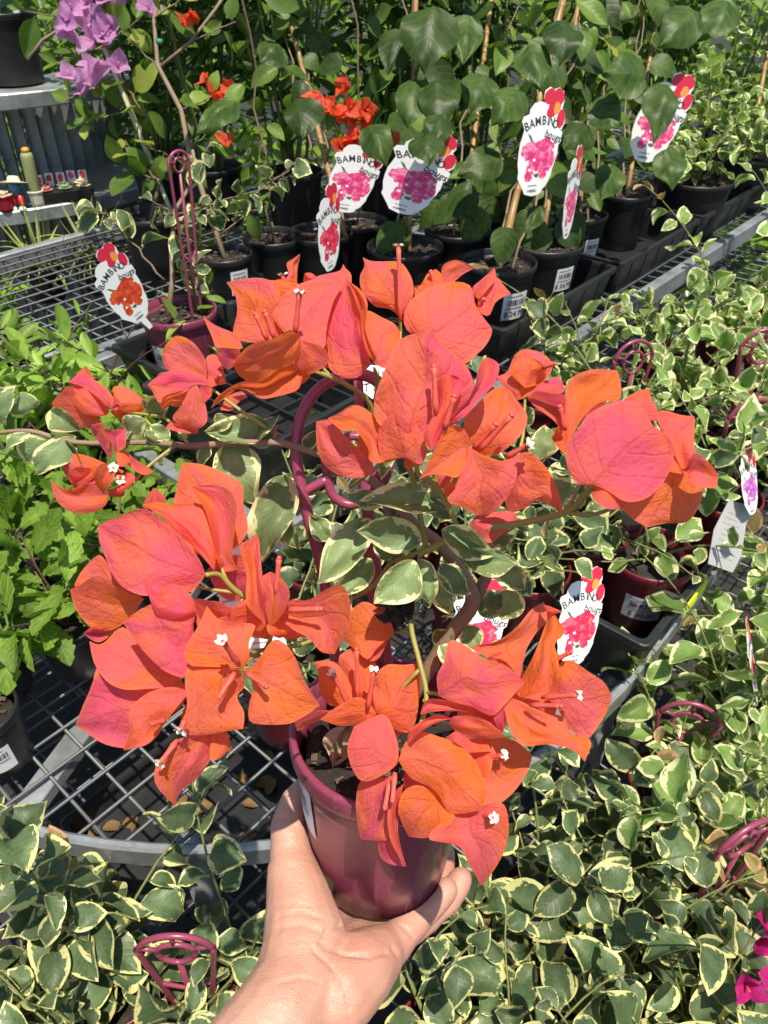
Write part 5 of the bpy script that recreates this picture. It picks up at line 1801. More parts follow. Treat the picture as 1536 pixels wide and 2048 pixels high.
cluster(215, 820, 0.44, [
    (2, (482, 562), [(440, 540), (360, 470), (260, 400)], (165, 375), [(492, 490), (430, 410), (330, 343), (240, 316)], .430, .436, 'p'),
    (2, (462, 577), [(430, 612), (330, 614), (250, 577), (203, 510)], (178, 415), [(390, 490), (300, 410), (220, 388)], .433, .437, 'c'),
    (2, (300, 600), [(405, 650), (330, 692), (220, 692), (130, 642), (78, 580)], (46, 525), [(250, 500), (180, 398), (120, 440), (70, 490)], .438, .442, 'c'),
    (2, (280, 360), [(222, 322), (260, 280)], (290, 255), [(348, 350), (320, 290)], .442, .445, 'c'),
    (2, (470, 590), [(490, 480), (485, 410), (560, 402), (650, 450), (710, 500)], (745, 540), [(520, 632), (560, 638), (640, 603), (700, 578)], .438, .44, 'o'),
    (2, (470, 565), [(500, 490), (530, 505)], (538, 545), [(500, 575), (520, 565)], .427, .426, 'p')])
cluster(405, 765, 0.42, [
    (2, (1165, 340), [(1100, 330), (980, 300), (870, 280), (845, 220)], (838, 160), [(1155, 260), (1130, 180), (1070, 100), (1000, 53), (930, 43), (870, 95)], .424, .43, 'c'),
    (2, (1185, 405), [(1080, 392), (1000, 440), (900, 462), (820, 524), (775, 450)], (732, 390), [(1150, 340), (1040, 300), (930, 278), (830, 318), (770, 358)], .415, .42, 'p'),
    (2, (1055, 420), [(980, 515), (900, 530), (850, 575)], (822, 535), [(960, 438), (860, 468)], .413, .416, 'o'),
    (2, (1085, 392), [(1130, 470), (1152, 560), (1158, 650), (1100, 702)], (1020, 700), [(1030, 430), (980, 530), (912, 620), (950, 672)], .409, .412, 'c'),
    (2, (900, 650), [(990, 690), (1092, 703)], (1087, 744), [(868, 700), (960, 728)], .414, .416, 'c'),
    (2, (1160, 310), [(1150, 200), (1220, 178), (1270, 270)], (1295, 385), [(1170, 405), (1230, 395)], .420, .424, 'c'),
    (2, (1110, 400), [(1160, 395), (1195, 425)], (1190, 470), [(1110, 470), (1140, 515)], .407, .408, 'p'),
    (2, (1250, 570), [(1300, 480), (1400, 438)], (1448, 480), [(1330, 575), (1385, 515)], .424, .426, 'c')], [(425, 745, 445, 730, .418, .413, False), (432, 760, 440, 752, .416, .41, False)])
cluster(225, 940, 0.42, [
    (2, (440, 960), [(300, 1092), (210, 1102), (150, 1040), (120, 980)], (102, 908), [(400, 938), (300, 898), (220, 883), (160, 898)], .425, .43, 'c'),
    (2, (450, 1180), [(435, 1250), (340, 1302), (220, 1308), (120, 1262), (70, 1190)], (38, 1070), [(400, 1080), (290, 1095), (180, 1140), (90, 1110)], .420, .424, 'c'),
    (2, (480, 905), [(450, 900), (390, 810), (340, 740)], (325, 678), [(470, 790), (430, 720), (412, 665)], .409, .413, 'p'),
    (2, (500, 885), [(470, 800), (410, 710), (490, 715)], (577, 698), [(572, 840), (578, 770)], .406, .411, 'p'),
    (2, (535, 900), [(570, 858), (640, 918), (720, 968)], (772, 1010), [(590, 962), (650, 1012), (720, 1037)], .404, .408, 'c'),
    (2, (500, 960), [(500, 1040), (470, 1100)], (420, 1168), [(400, 960), (353, 1040), (368, 1110)], .404, .402, 'o'),
    (2, (582, 1010), [(645, 1050), (590, 1132), (510, 1172)], (438, 1150), [(555, 1050), (520, 1115)], .403, .402, 'p'),
    (2, (510, 872), [(560, 880), (600, 915)], (602, 952), [(518, 960), (560, 978)], .400, .398, 'o'),
    (2, (560, 1130), [(570, 1170), (540, 1195)], (460, 1190), [(500, 1150), (450, 1160)], .407, .408, 'o')],
    [(230, 945, 227, 936, .40, .393, True, 0.0012), (238, 950, 240, 958, .40, .393, True, 0.0012), (236, 940, 244, 944, .40, .394, False, .001)])
# lower left mass
cluster(430, 1120, 0.37, [
    (6, (1150, 730), [(1050, 560), (900, 420), (780, 400), (800, 270), (820, 150)], (850, 90), [(1250, 672), (1308, 560), (1275, 400), (1265, 250), (1150, 168), (1000, 108), (920, 93)], .385, .390, 'c'),
    (6, (1120, 872), [(1075, 760), (1050, 600), (1000, 430), (940, 330)], (903, 260), [(1235, 852), (1195, 770), (1207, 620), (1228, 440), (1190, 300), (1100, 256), (990, 253)], .366, .370, 'c'),
    (6, (1068, 862), [(960, 740), (830, 600), (700, 480), (620, 432)], (555, 390), [(1080, 740), (1058, 600), (1010, 470), (950, 408), (800, 393), (660, 372)], .359, .361, 'c'),
    (6, (650, 410), [(555, 410), (600, 310)], (645, 272), [(722, 370), (692, 310)], .391, .394, 'c')])
cluster(400, 1170, 0.355, [
    (6, (1003, 892), [(950, 970), (870, 1022), (700, 1022), (560, 1042), (420, 985), (335, 880), (285, 760), (240, 640)], (238, 540), [(960, 780), (850, 640), (700, 500), (560, 418), (400, 468), (290, 513)], .351, .355, 'p', .003, .003),
    (6, (565, 1050), [(400, 1010), (250, 1015), (100, 1000)], (66, 962), [(480, 1030), (350, 900), (260, 752), (180, 795), (110, 878)], .384, .388, 'c'),
    (6, (565, 1062), [(500, 1152), (430, 1232), (330, 1288), (200, 1275), (108, 1190), (58, 1090)], (36, 997), [(480, 1030), (340, 960), (220, 900), (120, 960)], .373, .377, 'o'),
    (6, (410, 1235), [(300, 1345), (220, 1372)], (132, 1310), [(280, 1275), (190, 1265)], .389, .392, 'p')])
cluster(400, 1270, 0.35, [
    (6, (920, 1240), [(890, 1595), (740, 1595), (600, 1480), (500, 1360)], (412, 1230), [(940, 1100), (810, 1020), (690, 975), (640, 1080), (520, 1148)], .343, .348, 'p', .002, .003),
    (6, (930, 1150), [(840, 1200), (700, 1200), (640, 1150)], (560, 930), [(900, 1040), (780, 960), (690, 1040)], .338, .343, 'p'),
    (6, (1000, 1250), [(950, 1180), (940, 1060)], (1190, 1130), [(1100, 1200), (1160, 1180)], .345, .347, 'c'),
    (7, (610, 500), [(530, 562), (400, 577), (290, 580), (198, 540), (128, 440)], (102, 323), [(480, 450), (380, 350), (280, 248), (170, 338)], .363, .366, 'c')])
cluster(360, 1400, 0.365, [
    (7, (530, 560), [(505, 740), (440, 852), (330, 892), (190, 872), (90, 812)], (30, 770), [(400, 577), (270, 568), (150, 503), (98, 600), (58, 690)], .371, .375, 'p', .003, .003),
    (7, (628, 600), [(560, 682), (500, 762), (420, 862), (340, 892)], (283, 902), [(600, 568), (480, 573), (380, 618), (313, 700), (318, 780)], .353, .357, 'c')],
    [(330, 1440, 306, 1447, .350, .344, False)])
cluster(487, 1335, 0.33, [
    (7, (905, 468), [(800, 462), (700, 458), (635, 450), (603, 400), (620, 340), (680, 240)], (725, 136), [(950, 425), (948, 330), (982, 240), (900, 228), (790, 210)], .333, .333, 'o'),
    (7, (905, 472), [(925, 560), (885, 620), (922, 700)], (917, 790), [(790, 465), (630, 455), (608, 540), (620, 680), (572, 805), (700, 822), (850, 798)], .331, .329, 'o'),
    (7, (915, 472), [(950, 470), (1000, 415), (1080, 316), (1160, 358), (1212, 450), (1245, 540)], (1324, 665), [(972, 560), (950, 650), (948, 742), (1000, 763), (1150, 763), (1240, 722)], .331, .329, 'o')],
    [(478, 1330, 445, 1282, .324, .308, True), (492, 1345, 532, 1372, .324, .314, False), (470, 1345, 440, 1392, .326, .320, False)])
cluster(405, 1490, 0.345, [
    (7, (690, 808), [(765, 850), (742, 950), (680, 1042), (590, 1115)], (556, 1194), [(560, 850), (498, 920), (447, 1010), (458, 1090), (510, 1152)], .345, .350, 'c'),
    (7, (750, 808), [(832, 808), (845, 850)], (853, 887), [(742, 945), (795, 943)], .349, .351, 'o')], [(355, 1480, 322, 1524, .338, .330, True), (370, 1440, 362, 1458, .327, .324, True)])
cluster(545, 1250, 0.345, [
    (6, (1432, 1245), [(1300, 1105), (1298, 900), (1268, 780), (1243, 680), (1300, 648)], (1372, 600), [(1442, 1050), (1412, 900), (1397, 760), (1388, 650)], .346, .352, 'c'),
    (6, (1435, 1255), [(1380, 1295), (1280, 1235), (1200, 1245)], (1155, 1178), [(1400, 1100), (1330, 1058), (1220, 1108)], .344, .349, 'c'),
    (7, (1055, 250), [(1020, 100), (1005, 0)], (1060, -45), [(1112, 200), (1165, 80), (1120, -10)], .338, .342, 'c'),
    (7, (1095, 205), [(1160, 108), (1260, 108), (1350, 53), (1437, 25), (1486, 120), (1472, 240)], (1402, 392), [(1140, 232), (1200, 272), (1270, 313), (1330, 380)], .339, .343, 'c'),
    (7, (1060, 220), [(1152, 200), (1170, 268)], (1112, 310), [(1040, 250), (1060, 290)], .342, .344, 'o')],
    [(575, 1220, 640, 1218, .330, .324, False), (552, 1190, 558, 1118, .334, .33, False)])
cluster(780, 1260, 0.40, [
    (8, (485, 205), [(405, 272), (362, 322), (298, 272)], (245, 232), [(468, 150), (400, 78), (340, 55), (278, 108)], .400, .404, 'o'), (8, (460, 220), [(420, 310), (370, 330)], (300, 290), [(400, 250), (330, 250)], .405, .408, 'c')])
cluster(745, 1425, 0.39, [
    (8, (375, 560), [(330, 512), (250, 440), (228, 330), (238, 298)], (300, 263), [(402, 540), (392, 430), (398, 340), (362, 278)], .398, .403, 'o'),
    (8, (352, 522), [(280, 548), (180, 533), (138, 470), (133, 400)], (116, 333), [(300, 480), (262, 398), (200, 333)], .394, .398, 'o'),
    (8, (400, 572), [(385, 500), (400, 400), (450, 348), (530, 348)], (603, 340), [(480, 643), (552, 663), (588, 600), (603, 480)], .384, .388, 'o'),
    (8, (402, 578), [(330, 623), (240, 633), (180, 618)], (138, 602), [(372, 530), (320, 498), (260, 518), (190, 563)], .381, .383, 'o'),
    (8, (240, 570), [(150, 603), (80, 633)], (33, 658), [(160, 558), (80, 568), (22, 600)], .388, .392, 'c')],
    [(698, 1410, 666, 1348, .385, .375, True), (716, 1400, 713, 1300, .386, .378, False), (735, 1420, 748, 1342, .378, .370, True)])
cluster(800, 1525, 0.36, [
    (8, (505, 802), [(450, 852), (350, 893), (298, 850), (266, 740)], (298, 635), [(503, 720), (478, 640), (440, 580), (370, 596)], .363, .366, 'c'),
    (8, (482, 862), [(452, 960), (472, 1080), (462, 1163)], (330, 1160), [(400, 880), (328, 890), (307, 980), (312, 1080)], .374, .379, 'p'),
    (8, (530, 900), [(512, 1000), (502, 1120), (522, 1220)], (542, 1288), [(470, 960), (453, 1080), (478, 1190)], .364, .368, 'c'),
    (8, (420, 1160), [(482, 1170), (502, 1230)], (537, 1287), [(408, 1180), (423, 1243), (470, 1278)], .373, .375, 'p'),
    (8, (505, 795), [(540, 700), (600, 658), (680, 678), (800, 728), (882, 830), (913, 930)], (892, 1023), [(560, 872), (640, 913), (688, 948), (740, 1033), (820, 1038)], .356, .358, 'o', .003, .003),
    (8, (700, 950), [(765, 1042), (732, 1103), (650, 1153)], (553, 1148), [(600, 908), (528, 938), (503, 1020), (523, 1090)], .369, .373, 'o'),
    (8, (760, 740), [(780, 688), (900, 678), (1040, 698)], (1128, 770), [(850, 905), (900, 1005), (960, 1003), (1040, 942), (1103, 850)], .382, .387, 'o'),
    (8, (830, 1030), [(980, 988), (1018, 1080), (1003, 1200), (952, 1300)], (890, 1378), [(740, 1058), (640, 1155), (780, 1190), (832, 1275)], .371, .373, 'c'),
    (8, (765, 600), [(700, 612), (620, 652), (570, 702)], (548, 713), [(680, 583), (600, 618), (552, 668)], .355, .357, 'p'),
    (8, (740, 622), [(760, 588), (850, 588), (930, 618)], (1003, 683), [(800, 683), (900, 693)], .351, .353, 'c')],
    [(960, 1518, 1006, 1510, .376, .366, True), (965, 1630, 986, 1635, .365, .355, True), (790, 1545, 785, 1600, .36, .354, False), (780, 1560, 770, 1615, .364, .358, False)])
cluster(890, 1400, 0.36, [
    (8, (692, 492), [(683, 400), (718, 330), (738, 238), (800, 248), (900, 318), (1000, 348), (1062, 400)], (1094, 430), [(760, 522), (850, 543), (900, 573), (950, 583), (1000, 533), (1050, 480)], .355, .356, 'p', .003, .002),
    (8, (605, 580), [(640, 508), (760, 518), (880, 543), (960, 578)], (988, 673), [(700, 563), (800, 563), (890, 588)], .359, .362, 'c'),
    (8, (1020, 500), [(1010, 600)], (985, 674), [(950, 570), (960, 630)], .361, .363, 'p')])
cluster(1040, 1400, 0.365, [
    (8, (1060, 402), [(1000, 330), (920, 310), (838, 264), (950, 243), (1050, 178), (1120, 93)], (1182, 55), [(1088, 330), (1103, 270), (1153, 190), (1198, 140)], .373, .377, 'o'),
    (8, (1090, 503), [(1055, 482), (1090, 390), (1140, 290), (1190, 160)], (1217, 102), [(1200, 513), (1253, 430), (1248, 320), (1232, 250), (1278, 200), (1243, 128)], .361, .367, 'o'),
    (8, (1195, 100), [(1180, 70), (1215, 78)], (1275, 103), [(1200, 130), (1230, 112)], .369, .371, 'c'),
    (8, (1200, 502), [(1240, 430), (1250, 348), (1310, 328), (1400, 388), (1462, 428)], (1496, 490), [(1250, 562), (1300, 643), (1380, 693), (1442, 622), (1483, 550)], .370, .374, 'c'),
    (8, (1018, 500), [(1080, 520), (1180, 570), (1270, 590), (1310, 668), (1402, 700)], (1372, 800), [(998, 560), (1040, 683), (1100, 728), (1200, 718), (1312, 743)], .357, .360, 'o')],
    [(1060, 1410, 1120, 1412, .352, .342, False), (1085, 1395, 1155, 1390, .356, .346, True), (1110, 1320, 1140, 1305, .36, .355, False)])

# bracts half hidden at the back of the clusters
rnd = random.Random(17)
for px, py in ((470, 1150), (430, 1235), (440, 1300), (300, 1330), (255, 1330), (330, 1120), (380, 1060), (820, 860), (900, 945), (760, 880), (1000, 840), (960, 960), (1220, 860), (1185, 810), (1300, 900), (640, 700), (700, 660), (560, 610), (860, 1560),
               (900, 1630), (960, 1420), (1060, 1420), (1100, 1380), (700, 1400), (780, 1430), (880, 610), (350, 780), (175, 810), (185, 965), (520, 1230), (420, 1420), (330, 1390), (1250, 960), (880, 820), (590, 720), (450, 1060), (600, 1240), (930, 1500), (1000, 1340)):
    q = min(CLS, key=lambda c: math.hypot(c[0] - px, c[1] - py))
    w = rnd.uniform(0, 6.28)
    L = rnd.uniform(75, 115) * (0.75 if q[2] > 0.4 else 1)
    bx, by = px - math.cos(w) * L * 0.45, py - math.sin(w) * L * 0.45
    bract(q[3], bx, by, px + math.cos(w) * L * 0.55, py + math.sin(w) * L * 0.55, L * rnd.uniform(0.3, 0.46), L * rnd.uniform(0.3, 0.46), q[2] + 0.020, q[2] + 0.026, rnd.choice('copc'), ripple=1.4)

# ---- the plant's own leaves
HL = [  # base, tip, half widths, depths
    (552, 884, 404, 862, 18, 46, .43, .425), (452, 888, 512, 1010, 46, 50, .43, .432), (575, 950, 522, 1126, 40, 44, .425, .42), (150, 872, 66, 950, 38, 26, .44, .43),
    (20, 826, 78, 800, 34, 8, .44, .436), (100, 880, 50, 925, 30, 26, .44, .445), (160, 860, 100, 820, 24, 22, .446, .44), (290, 838, 244, 874, 22, 22, .43, .43), (300, 830, 330, 790, 14, 26, .436, .43),
    (738, 1036, 634, 1168, 40, 36, .40, .39), (905, 1012, 716, 1002, 16, 46, .375, .368), (842, 1086, 712, 1064, 28, 46, .375, .366), (832, 1124, 748, 1208, 48, 32, .372, .365), (745, 1120, 668, 1200, 30, 26, .395, .39),
    (842, 1118, 858, 1210, 26, 30, .385, .38), (884, 1058, 990, 1112, 26, 34, .375, .37), (920, 1110, 1040, 1130, 26, 28, .38, .372), (880, 1130, 940, 1190, 24, 30, .39, .39), (770, 1000, 690, 990, 24, 16, .39, .385),
    (900, 1010, 938, 968, 16, 18, .365, .36), (860, 1000, 900, 1040, 18, 18, .37, .375), (640, 960, 590, 985, 24, 24, .43, .43), (700, 1180, 640, 1230, 30, 28, .41, .41), (960, 1230, 1010, 1180, 30, 30, .42, .42),
    (560, 1030, 600, 1100, 20, 24, .43, .43), (790, 870, 760, 960, 18, 22, .40, .40), (1080, 920, 1090, 850, 30, 26, .40, .41), (1100, 960, 1130, 1020, 40, 44, .40, .41), (430, 860, 470, 830, 20, 20, .43, .43),
    (930, 1250, 960, 1300, 24, 26, .42, .42), (880, 1290, 930, 1340, 22, 22, .41, .41), (870, 1260, 900, 1300, 22, 20, .42, .425), (960, 1330, 1000, 1280, 26, 24, .42, .43), (1030, 1180, 1000, 1240, 26, 30, .41, .415),
    (500, 880, 560, 830, 14, 24, .43, .425), (340, 880, 300, 850, 16, 18, .43, .43), (420, 890, 400, 940, 18, 20, .432, .43), (360, 880, 370, 845, 12, 14, .43, .425), (240, 884, 265, 850, 12, 14, .432, .43), (60, 866, 10, 910, 20, 18, .44, .44), (610, 900, 640, 860, 16, 18, .42, .415), (0, 850, 40, 770, 24, 20, .445, .44), (130, 884, 165, 930, 16, 14, .435, .43), (320, 890, 290, 860, 10, 12, .428, .425), (660, 1080, 620, 1030, 20, 22, .43, .43), (780, 1120, 760, 1060, 24, 26, .40, .395), (850, 1140, 905, 1230, 26, 22, .395, .40), (820, 990, 880, 960, 16, 18, .375, .37), (960, 1080, 1040, 1060, 22, 20, .385, .38), (990, 1130, 1050, 1180, 26, 24, .40, .40)]
for b in HL:
    bract(hero, *b[:6], b[6], b[7], 'l', name='leaf', mats=MT['hero_leaf'], prof=P_OVATE, ns=16, nt=8, ripple=1.6)

# ---- woody branch and green stalks
wb = MB()
wb.tube(spline([SOILC, P(820, 1400, .445), P(900, 1270, .42), P(945, 1205, .41), P(925, 1150, .405), P(880, 1090, .40), P(830, 1050, .40), P(770, 985, .405), P(720, 945, .41), P(660, 915, .415), P(590, 893, .42), P(540, 884, .42),
         P(440, 888, .425), P(380, 892, .425), P(290, 885, .43), P(150, 885, .435), P(60, 862, .44), P(-20, 868, .445)]),
        lerp_list([.0044, .0045, .0044, .0043, .0038, .0034, .0031, .0029, .0026, .0024, .0022, .0022, .0019, .0019, .0016, .0015, .0014, .0013]), 9)
wb.tube([P(930, 1235, .418), P(975, 1150, .41), P(1015, 1060, .41)], [.004, .0032, .0022], 8)
wb.tube([P(770, 985, .405), P(790, 1060, .41), P(785, 1120, .412)], [.0032, .0036, .003], 8)
wb.tube([P(552, 885, .42), P(548, 862, .42), P(556, 850, .42)], [.0018, .0014, .001], 6)
wb.build('branch', MT['bark'], hero)
gs = MB()
for pts, r in (
    ([(838, 1112, .385), (850, 1090, .383), (845, 1060, .38), (832, 990, .375), (818, 930, .36), (802, 890, .342)], .0021),
    ([(790, 1120, .40), (838, 1108, .385), (900, 1078, .375), (935, 1062, .370), (1050, 1045, .355), (1132, 1024, .345), (1165, 995, .335), (1184, 972, .320)], .0024),
    ([(1132, 1024, .345), (1180, 1030, .338), (1222, 1018, .33)], .0014), ([(1132, 1024, .345), (1145, 1000, .342), (1158, 970, .34)], .0014),
    ([(920, 1066, .372), (890, 1000, .36), (862, 960, .350), (838, 950, .345), (830, 905, .338)], .0017), ([(875, 980, .355), (868, 945, .35), (872, 915, .335)], .0013), ([(890, 1000, .36), (925, 930, .335), (940, 895, .328)], .0014),
    ([(836, 1112, .385), (828, 1180, .385), (822, 1250, .385), (838, 1320, .38), (852, 1380, .372), (848, 1430, .365), (815, 1510, .36)], .0019), ([(852, 1385, .372), (875, 1388, .362), (890, 1396, .358)], .0012), ([(846, 1400, .37), (900, 1420, .366), (1030, 1402, .366)], .0012), ([(838, 1340, .378), (780, 1400, .385), (746, 1426, .388)], .0012),
    ([(775, 905, .40), (748, 840, .39), (735, 800, .38), (690, 768, .37), (645, 748, .362), (605, 735, .358)], .0018), ([(660, 752, .364), (640, 730, .362)], .0012), ([(750, 800, .39), (755, 760, .38), (748, 735, .362)], .0013), ([(775, 905, .40), (790, 800, .40), (800, 700, .40), (800, 640, .40)], .0014), ([(800, 700, .40), (850, 690, .385), (872, 668, .375)], .0013),
    ([(700, 975, .41), (760, 930, .36), (752, 932, .348)], .0012),
    ([(590, 1280, .40), (520, 1215, .375), (470, 1180, .365), (440, 1150, .36), (412, 1150, .352)], .0019), ([(480, 1186, .367), (430, 1180, .365), (380, 1172, .362)], .0012), ([(455, 1165, .362), (445, 1140, .365), (440, 1112, .365)], .0012), ([(600, 1290, .41), (530, 1300, .38), (500, 1310, .36), (488, 1336, .334)], .0016), ([(530, 1300, .38), (540, 1280, .36), (546, 1256, .348)], .0014),
    ([(500, 1310, .36), (430, 1400, .36), (406, 1475, .348)], .0013), ([(520, 1310, .38), (440, 1340, .365), (372, 1375, .358)], .0012), ([(700, 1200, .42), (640, 1270, .42), (600, 1290, .41)], .0018), ([(785, 1120, .41), (750, 1170, .415), (700, 1200, .42)], .002),
    ([(350, 892, .427), (300, 930, .42), (255, 975, .41), (240, 950, .405)], .0013), ([(555, 870, .42), (480, 820, .42), (440, 790, .42), (408, 765, .42)], .0013), ([(380, 892, .425), (335, 840, .43), (300, 830, .435), (226, 822, .438)], .0012), ([(290, 838, .43), (320, 870, .428)], .001),
    ([(822, 1250, .39), (800, 1265, .40), (790, 1264, .402)], .0009), ([(980, 1010, .38), (1040, 900, .40), (1050, 800, .418)], .0013)):
    sp_ = spline([P(*q) for q in pts])
    gs.tube(sp_, [r * 0.85 * (1 - 0.3 * i / len(sp_)) for i in range(len(sp_))], 7)
gs.build('stalk', MT['green_stem'], hero)

# ---- burgundy trellis of the held pot
tb = MB()
def tp(pts, r, seg=8): tb.tube(spline([P(*q) for q in pts]), r * 0.8, seg, up=FWD)
tp([(690, 1500, .475), (672, 1330, .455), (655, 1200, .445), (640, 1120, .438), (618, 1040, .432), (600, 960, .427), (592, 900, .423), (600, 840, .419), (622, 795, .416), (655, 765, .414), (695, 750, .413), (735, 752, .413), (768, 775, .414), (788, 815, .416), (795, 870, .42), (780, 910, .423), (748, 960, .428), (735, 1000, .43), (742, 1060, .435), (760, 1200, .446), (775, 1330, .458), (785, 1500, .475)], .0044)
tp([(716, 760, .413), (722, 850, .42), (728, 960, .428), (738, 1100, .438), (748, 1250, .45), (755, 1450, .472)], .0036)
tp([(606, 985, .429), (656, 958, .427)], .0036)
tp([(655, 945, .426), (662, 985, .429), (685, 1005, .431), (712, 1008, .431), (748, 990, .43), (775, 945, .426), (788, 880, .421)], .0036)
tp([(655, 950, .426), (650, 920, .424), (668, 890, .422), (705, 872, .42), (750, 885, .421), (768, 915, .424)], .0032)
tp([(640, 1120, .438), (700, 1100, .437), (742, 1090, .436)], .0034)
tp([(700, 1260, .45), (748, 1262, .45), (765, 1240, .45)], .0032)
tb.build('trellis', MT['trellis'], hero)

# ---- withered black flower hanging on threads, dry curled leaf on the soil
db_ = MB(); rnd = random.Random(3)
for k in range(26):
    a = Vector((rnd.gauss(0, 1), rnd.gauss(0, 1), rnd.gauss(0, 1))) * 0.0045
    leaf_grid(db_, 1.0, 0.7, P_OVATE, 0.5, rnd.uniform(0.5, 2.5), 0.3, ns=4, nt=4, seed=k, M=orient(P(803, 1212, .385) + a, Vector((rnd.gauss(0, 1), rnd.gauss(0, 1), rnd.gauss(0, 1))), Vector((rnd.gauss(0, 1), rnd.gauss(0, 1), 1)), 0.010))
for k in range(7):
    x = 815 + rnd.uniform(-12, 12)
    db_.tube([P(838, 1105, .384), P(x, 1150, .384), P(x + rnd.uniform(-8, 8), 1180, .385), P(805 + rnd.uniform(-10, 10), 1212, .385)], .0006, 5)
db_.build('withered_flower', MT['dead'], hero)
dl_ = m_leaf('dry_brown', (0.30, 0.20, 0.12), (0.42, 0.30, 0.19), (0.25, 0.15, 0.08), rough=0.75, trans=0.15)
bract(hero, 690, 1455, 665, 1535, 34, 32, .44, .442, 'l', name='dry_leaf', mats=dl_, prof=P_OVATE, ripple=3.0)
bract(hero, 700, 1450, 720, 1500, 22, 22, .445, .447, 'l', name='dry_leaf', mats=dl_, prof=P_OVATE, ripple=3.0)


# ---- white care labels hanging behind the held plant
def card(pts, d, label, lines=(), dd=0.0, txt=None):
    c = sum((P(x, y, d) for x, y in pts), Vector()) / len(pts)
    root = thing('care_label', c, label, 'label', 'white care labels')
    mb = MB()
    n = len(pts)
    f = [P(x, y, d + dd * (y - pts[0][1]) / 100) for x, y in pts]
    b = [p + FWD * 0.0006 for p in f]
    mb.add(f + b, [tuple(range(n - 1, -1, -1)), tuple(range(n, 2 * n))] + [(i, (i + 1) % n, n + (i + 1) % n, n + i) for i in range(n)], smooth=False)
    mb.build('card', MT['label_white'], root)
    if lines:
        lb = MB()
        for (x0, y0, x1, y1, w) in lines:
            q = [P(x, y, d + dd * (y - pts[0][1]) / 100) - FWD * 0.0004 for x, y in ((x0, y0 - w), (x1, y1 - w), (x1, y1 + w), (x0, y0 + w))]
            lb.add(q, [(3, 2, 1, 0)], smooth=False)
        tag(lb.build('print_lines', MT['ink_grey'], root), kind='stuff')
    if txt:
        lb = MB()
        for s_, x, y, sz, sl in txt:
            tv, tf = text(s_, 1.0)
            lb.add([P(x + p.x * sz, y - p.y * sz * 1.3 + p.x * sz * sl, d) - FWD * 0.0005 for p in tv], tf, smooth=False)
        tag(lb.build('lettering', MT['ink'], root), kind='stuff')
    return root


card([(432, 1085), (492, 1092), (508, 1215), (440, 1222)], .43, 'white printed care label behind the stalks left of the held plant', [(445, 1120 + 12 * k, 488 - 6 * (k % 3), 1114 + 12 * k, 1.6) for k in range(8)])
card([(492, 1262), (560, 1250), (588, 1330), (505, 1345)], .435, 'white printed care label showing beside the orange flower above the pot rim', [(505, 1275 + 12 * k, 560, 1268 + 12 * k, 1.4) for k in range(5)])
card([(718, 728), (800, 735), (772, 780), (745, 798), (722, 780)], .50, 'small white card with handwritten capitals behind the top of the trellis', txt=[('ICYDU', 742, 752, 17, -0.1), ('IT TRE', 748, 774, 17, -0.1)])

# ------------------------------------------------------------------ large hanging leaves of the climbers behind
HANG = [(1, 868, 15, 848, 140, 58, 62, 1.40), (1, 935, 30, 925, 132, 36, 42, 1.44), (1, 832, 158, 815, 256, 42, 36, 1.42), (1, 872, 160, 880, 258, 46, 40, 1.41), (1, 882, 228, 866, 300, 30, 30, 1.38), (1, 852, 268, 858, 332, 36, 38, 1.36), (1, 800, 60, 775, 150, 40, 36, 1.46),
        (3, 1042, 180, 984, 248, 38, 36, 1.42), (3, 1003, 312, 914, 352, 36, 36, 1.46), (3, 1060, 90, 1080, 180, 40, 38, 1.50), (4, 1292, 150, 1202, 150, 48, 46, 1.50), (6, 1332, 165, 1306, 288, 32, 36, 1.62), (5, 1130, 40, 1118, 132, 42, 42, 1.50), (6, 1392, 20, 1318, 92, 46, 42, 1.62), (6, 1452, 0, 1424, 82, 42, 40, 1.70),
        (0, 602, 195, 606, 282, 46, 36, 1.55), (0, 738, 250, 772, 332, 38, 32, 1.46), (0, 560, 90, 520, 130, 36, 34, 1.56), (0, 470, 200, 392, 268, 30, 26, 1.50), (2, 970, 150, 940, 230, 40, 40, 1.55), (2, 900, 380, 950, 440, 44, 40, 1.55), (4, 1190, 200, 1235, 260, 40, 36, 1.55), (4, 1080, 410, 1050, 470, 20, 16, 1.44), (5, 1175, 250, 1130, 300, 36, 32, 1.55), (6, 1330, 300, 1345, 380, 36, 30, 1.75), (5, 1230, 330, 1200, 400, 34, 30, 1.66)]
for i, bx, by, tx, ty, wl, wr, d in HANG:
    bract(CROOT[i][0], bx, by, tx, ty, wl, wr, d, d - 0.015, 'l', 0.012, 0.012, -0.01, name='leaf', mats=MT['heart_leaf'], prof=P_HEART, ns=12, nt=8, ripple=0.9)

# ------------------------------------------------------------------ the hand
def capsule_chain(mb, pts, seg=20):
    """tapered rounded chain through (point, radius)"""
    out = []
    for i in range(len(pts) - 1):
        (a, ra), (b, rb) = pts[i], pts[i + 1]
        n = max(4, int((b - a).length / 0.006))
        for k in range(n + (1 if i == len(pts) - 2 else 0)):
            out.append((a.lerp(b, k / n), ra + (rb - ra) * k / n))
    for p, r in out:
        vs_, fs = [], []
        m, q = 8, 12
        for i in range(m + 1):
            th = math.pi * i / m
            for k in range(q):
                w = 2 * math.pi * k / q
                vs_.append(p + Vector((math.sin(th) * math.cos(w), math.sin(th) * math.sin(w), math.cos(th))) * r)
        for i in range(m):
            for k in range(q):
                fs.append((i * q + k, (i + 1) * q + k, (i + 1) * q + (k + 1) % q, i * q + (k + 1) % q))
        mb.add(vs_, fs)


hb = MB()
def ch(*pts): capsule_chain(hb, [(P(x, y, d), r) for x, y, d, r in pts])
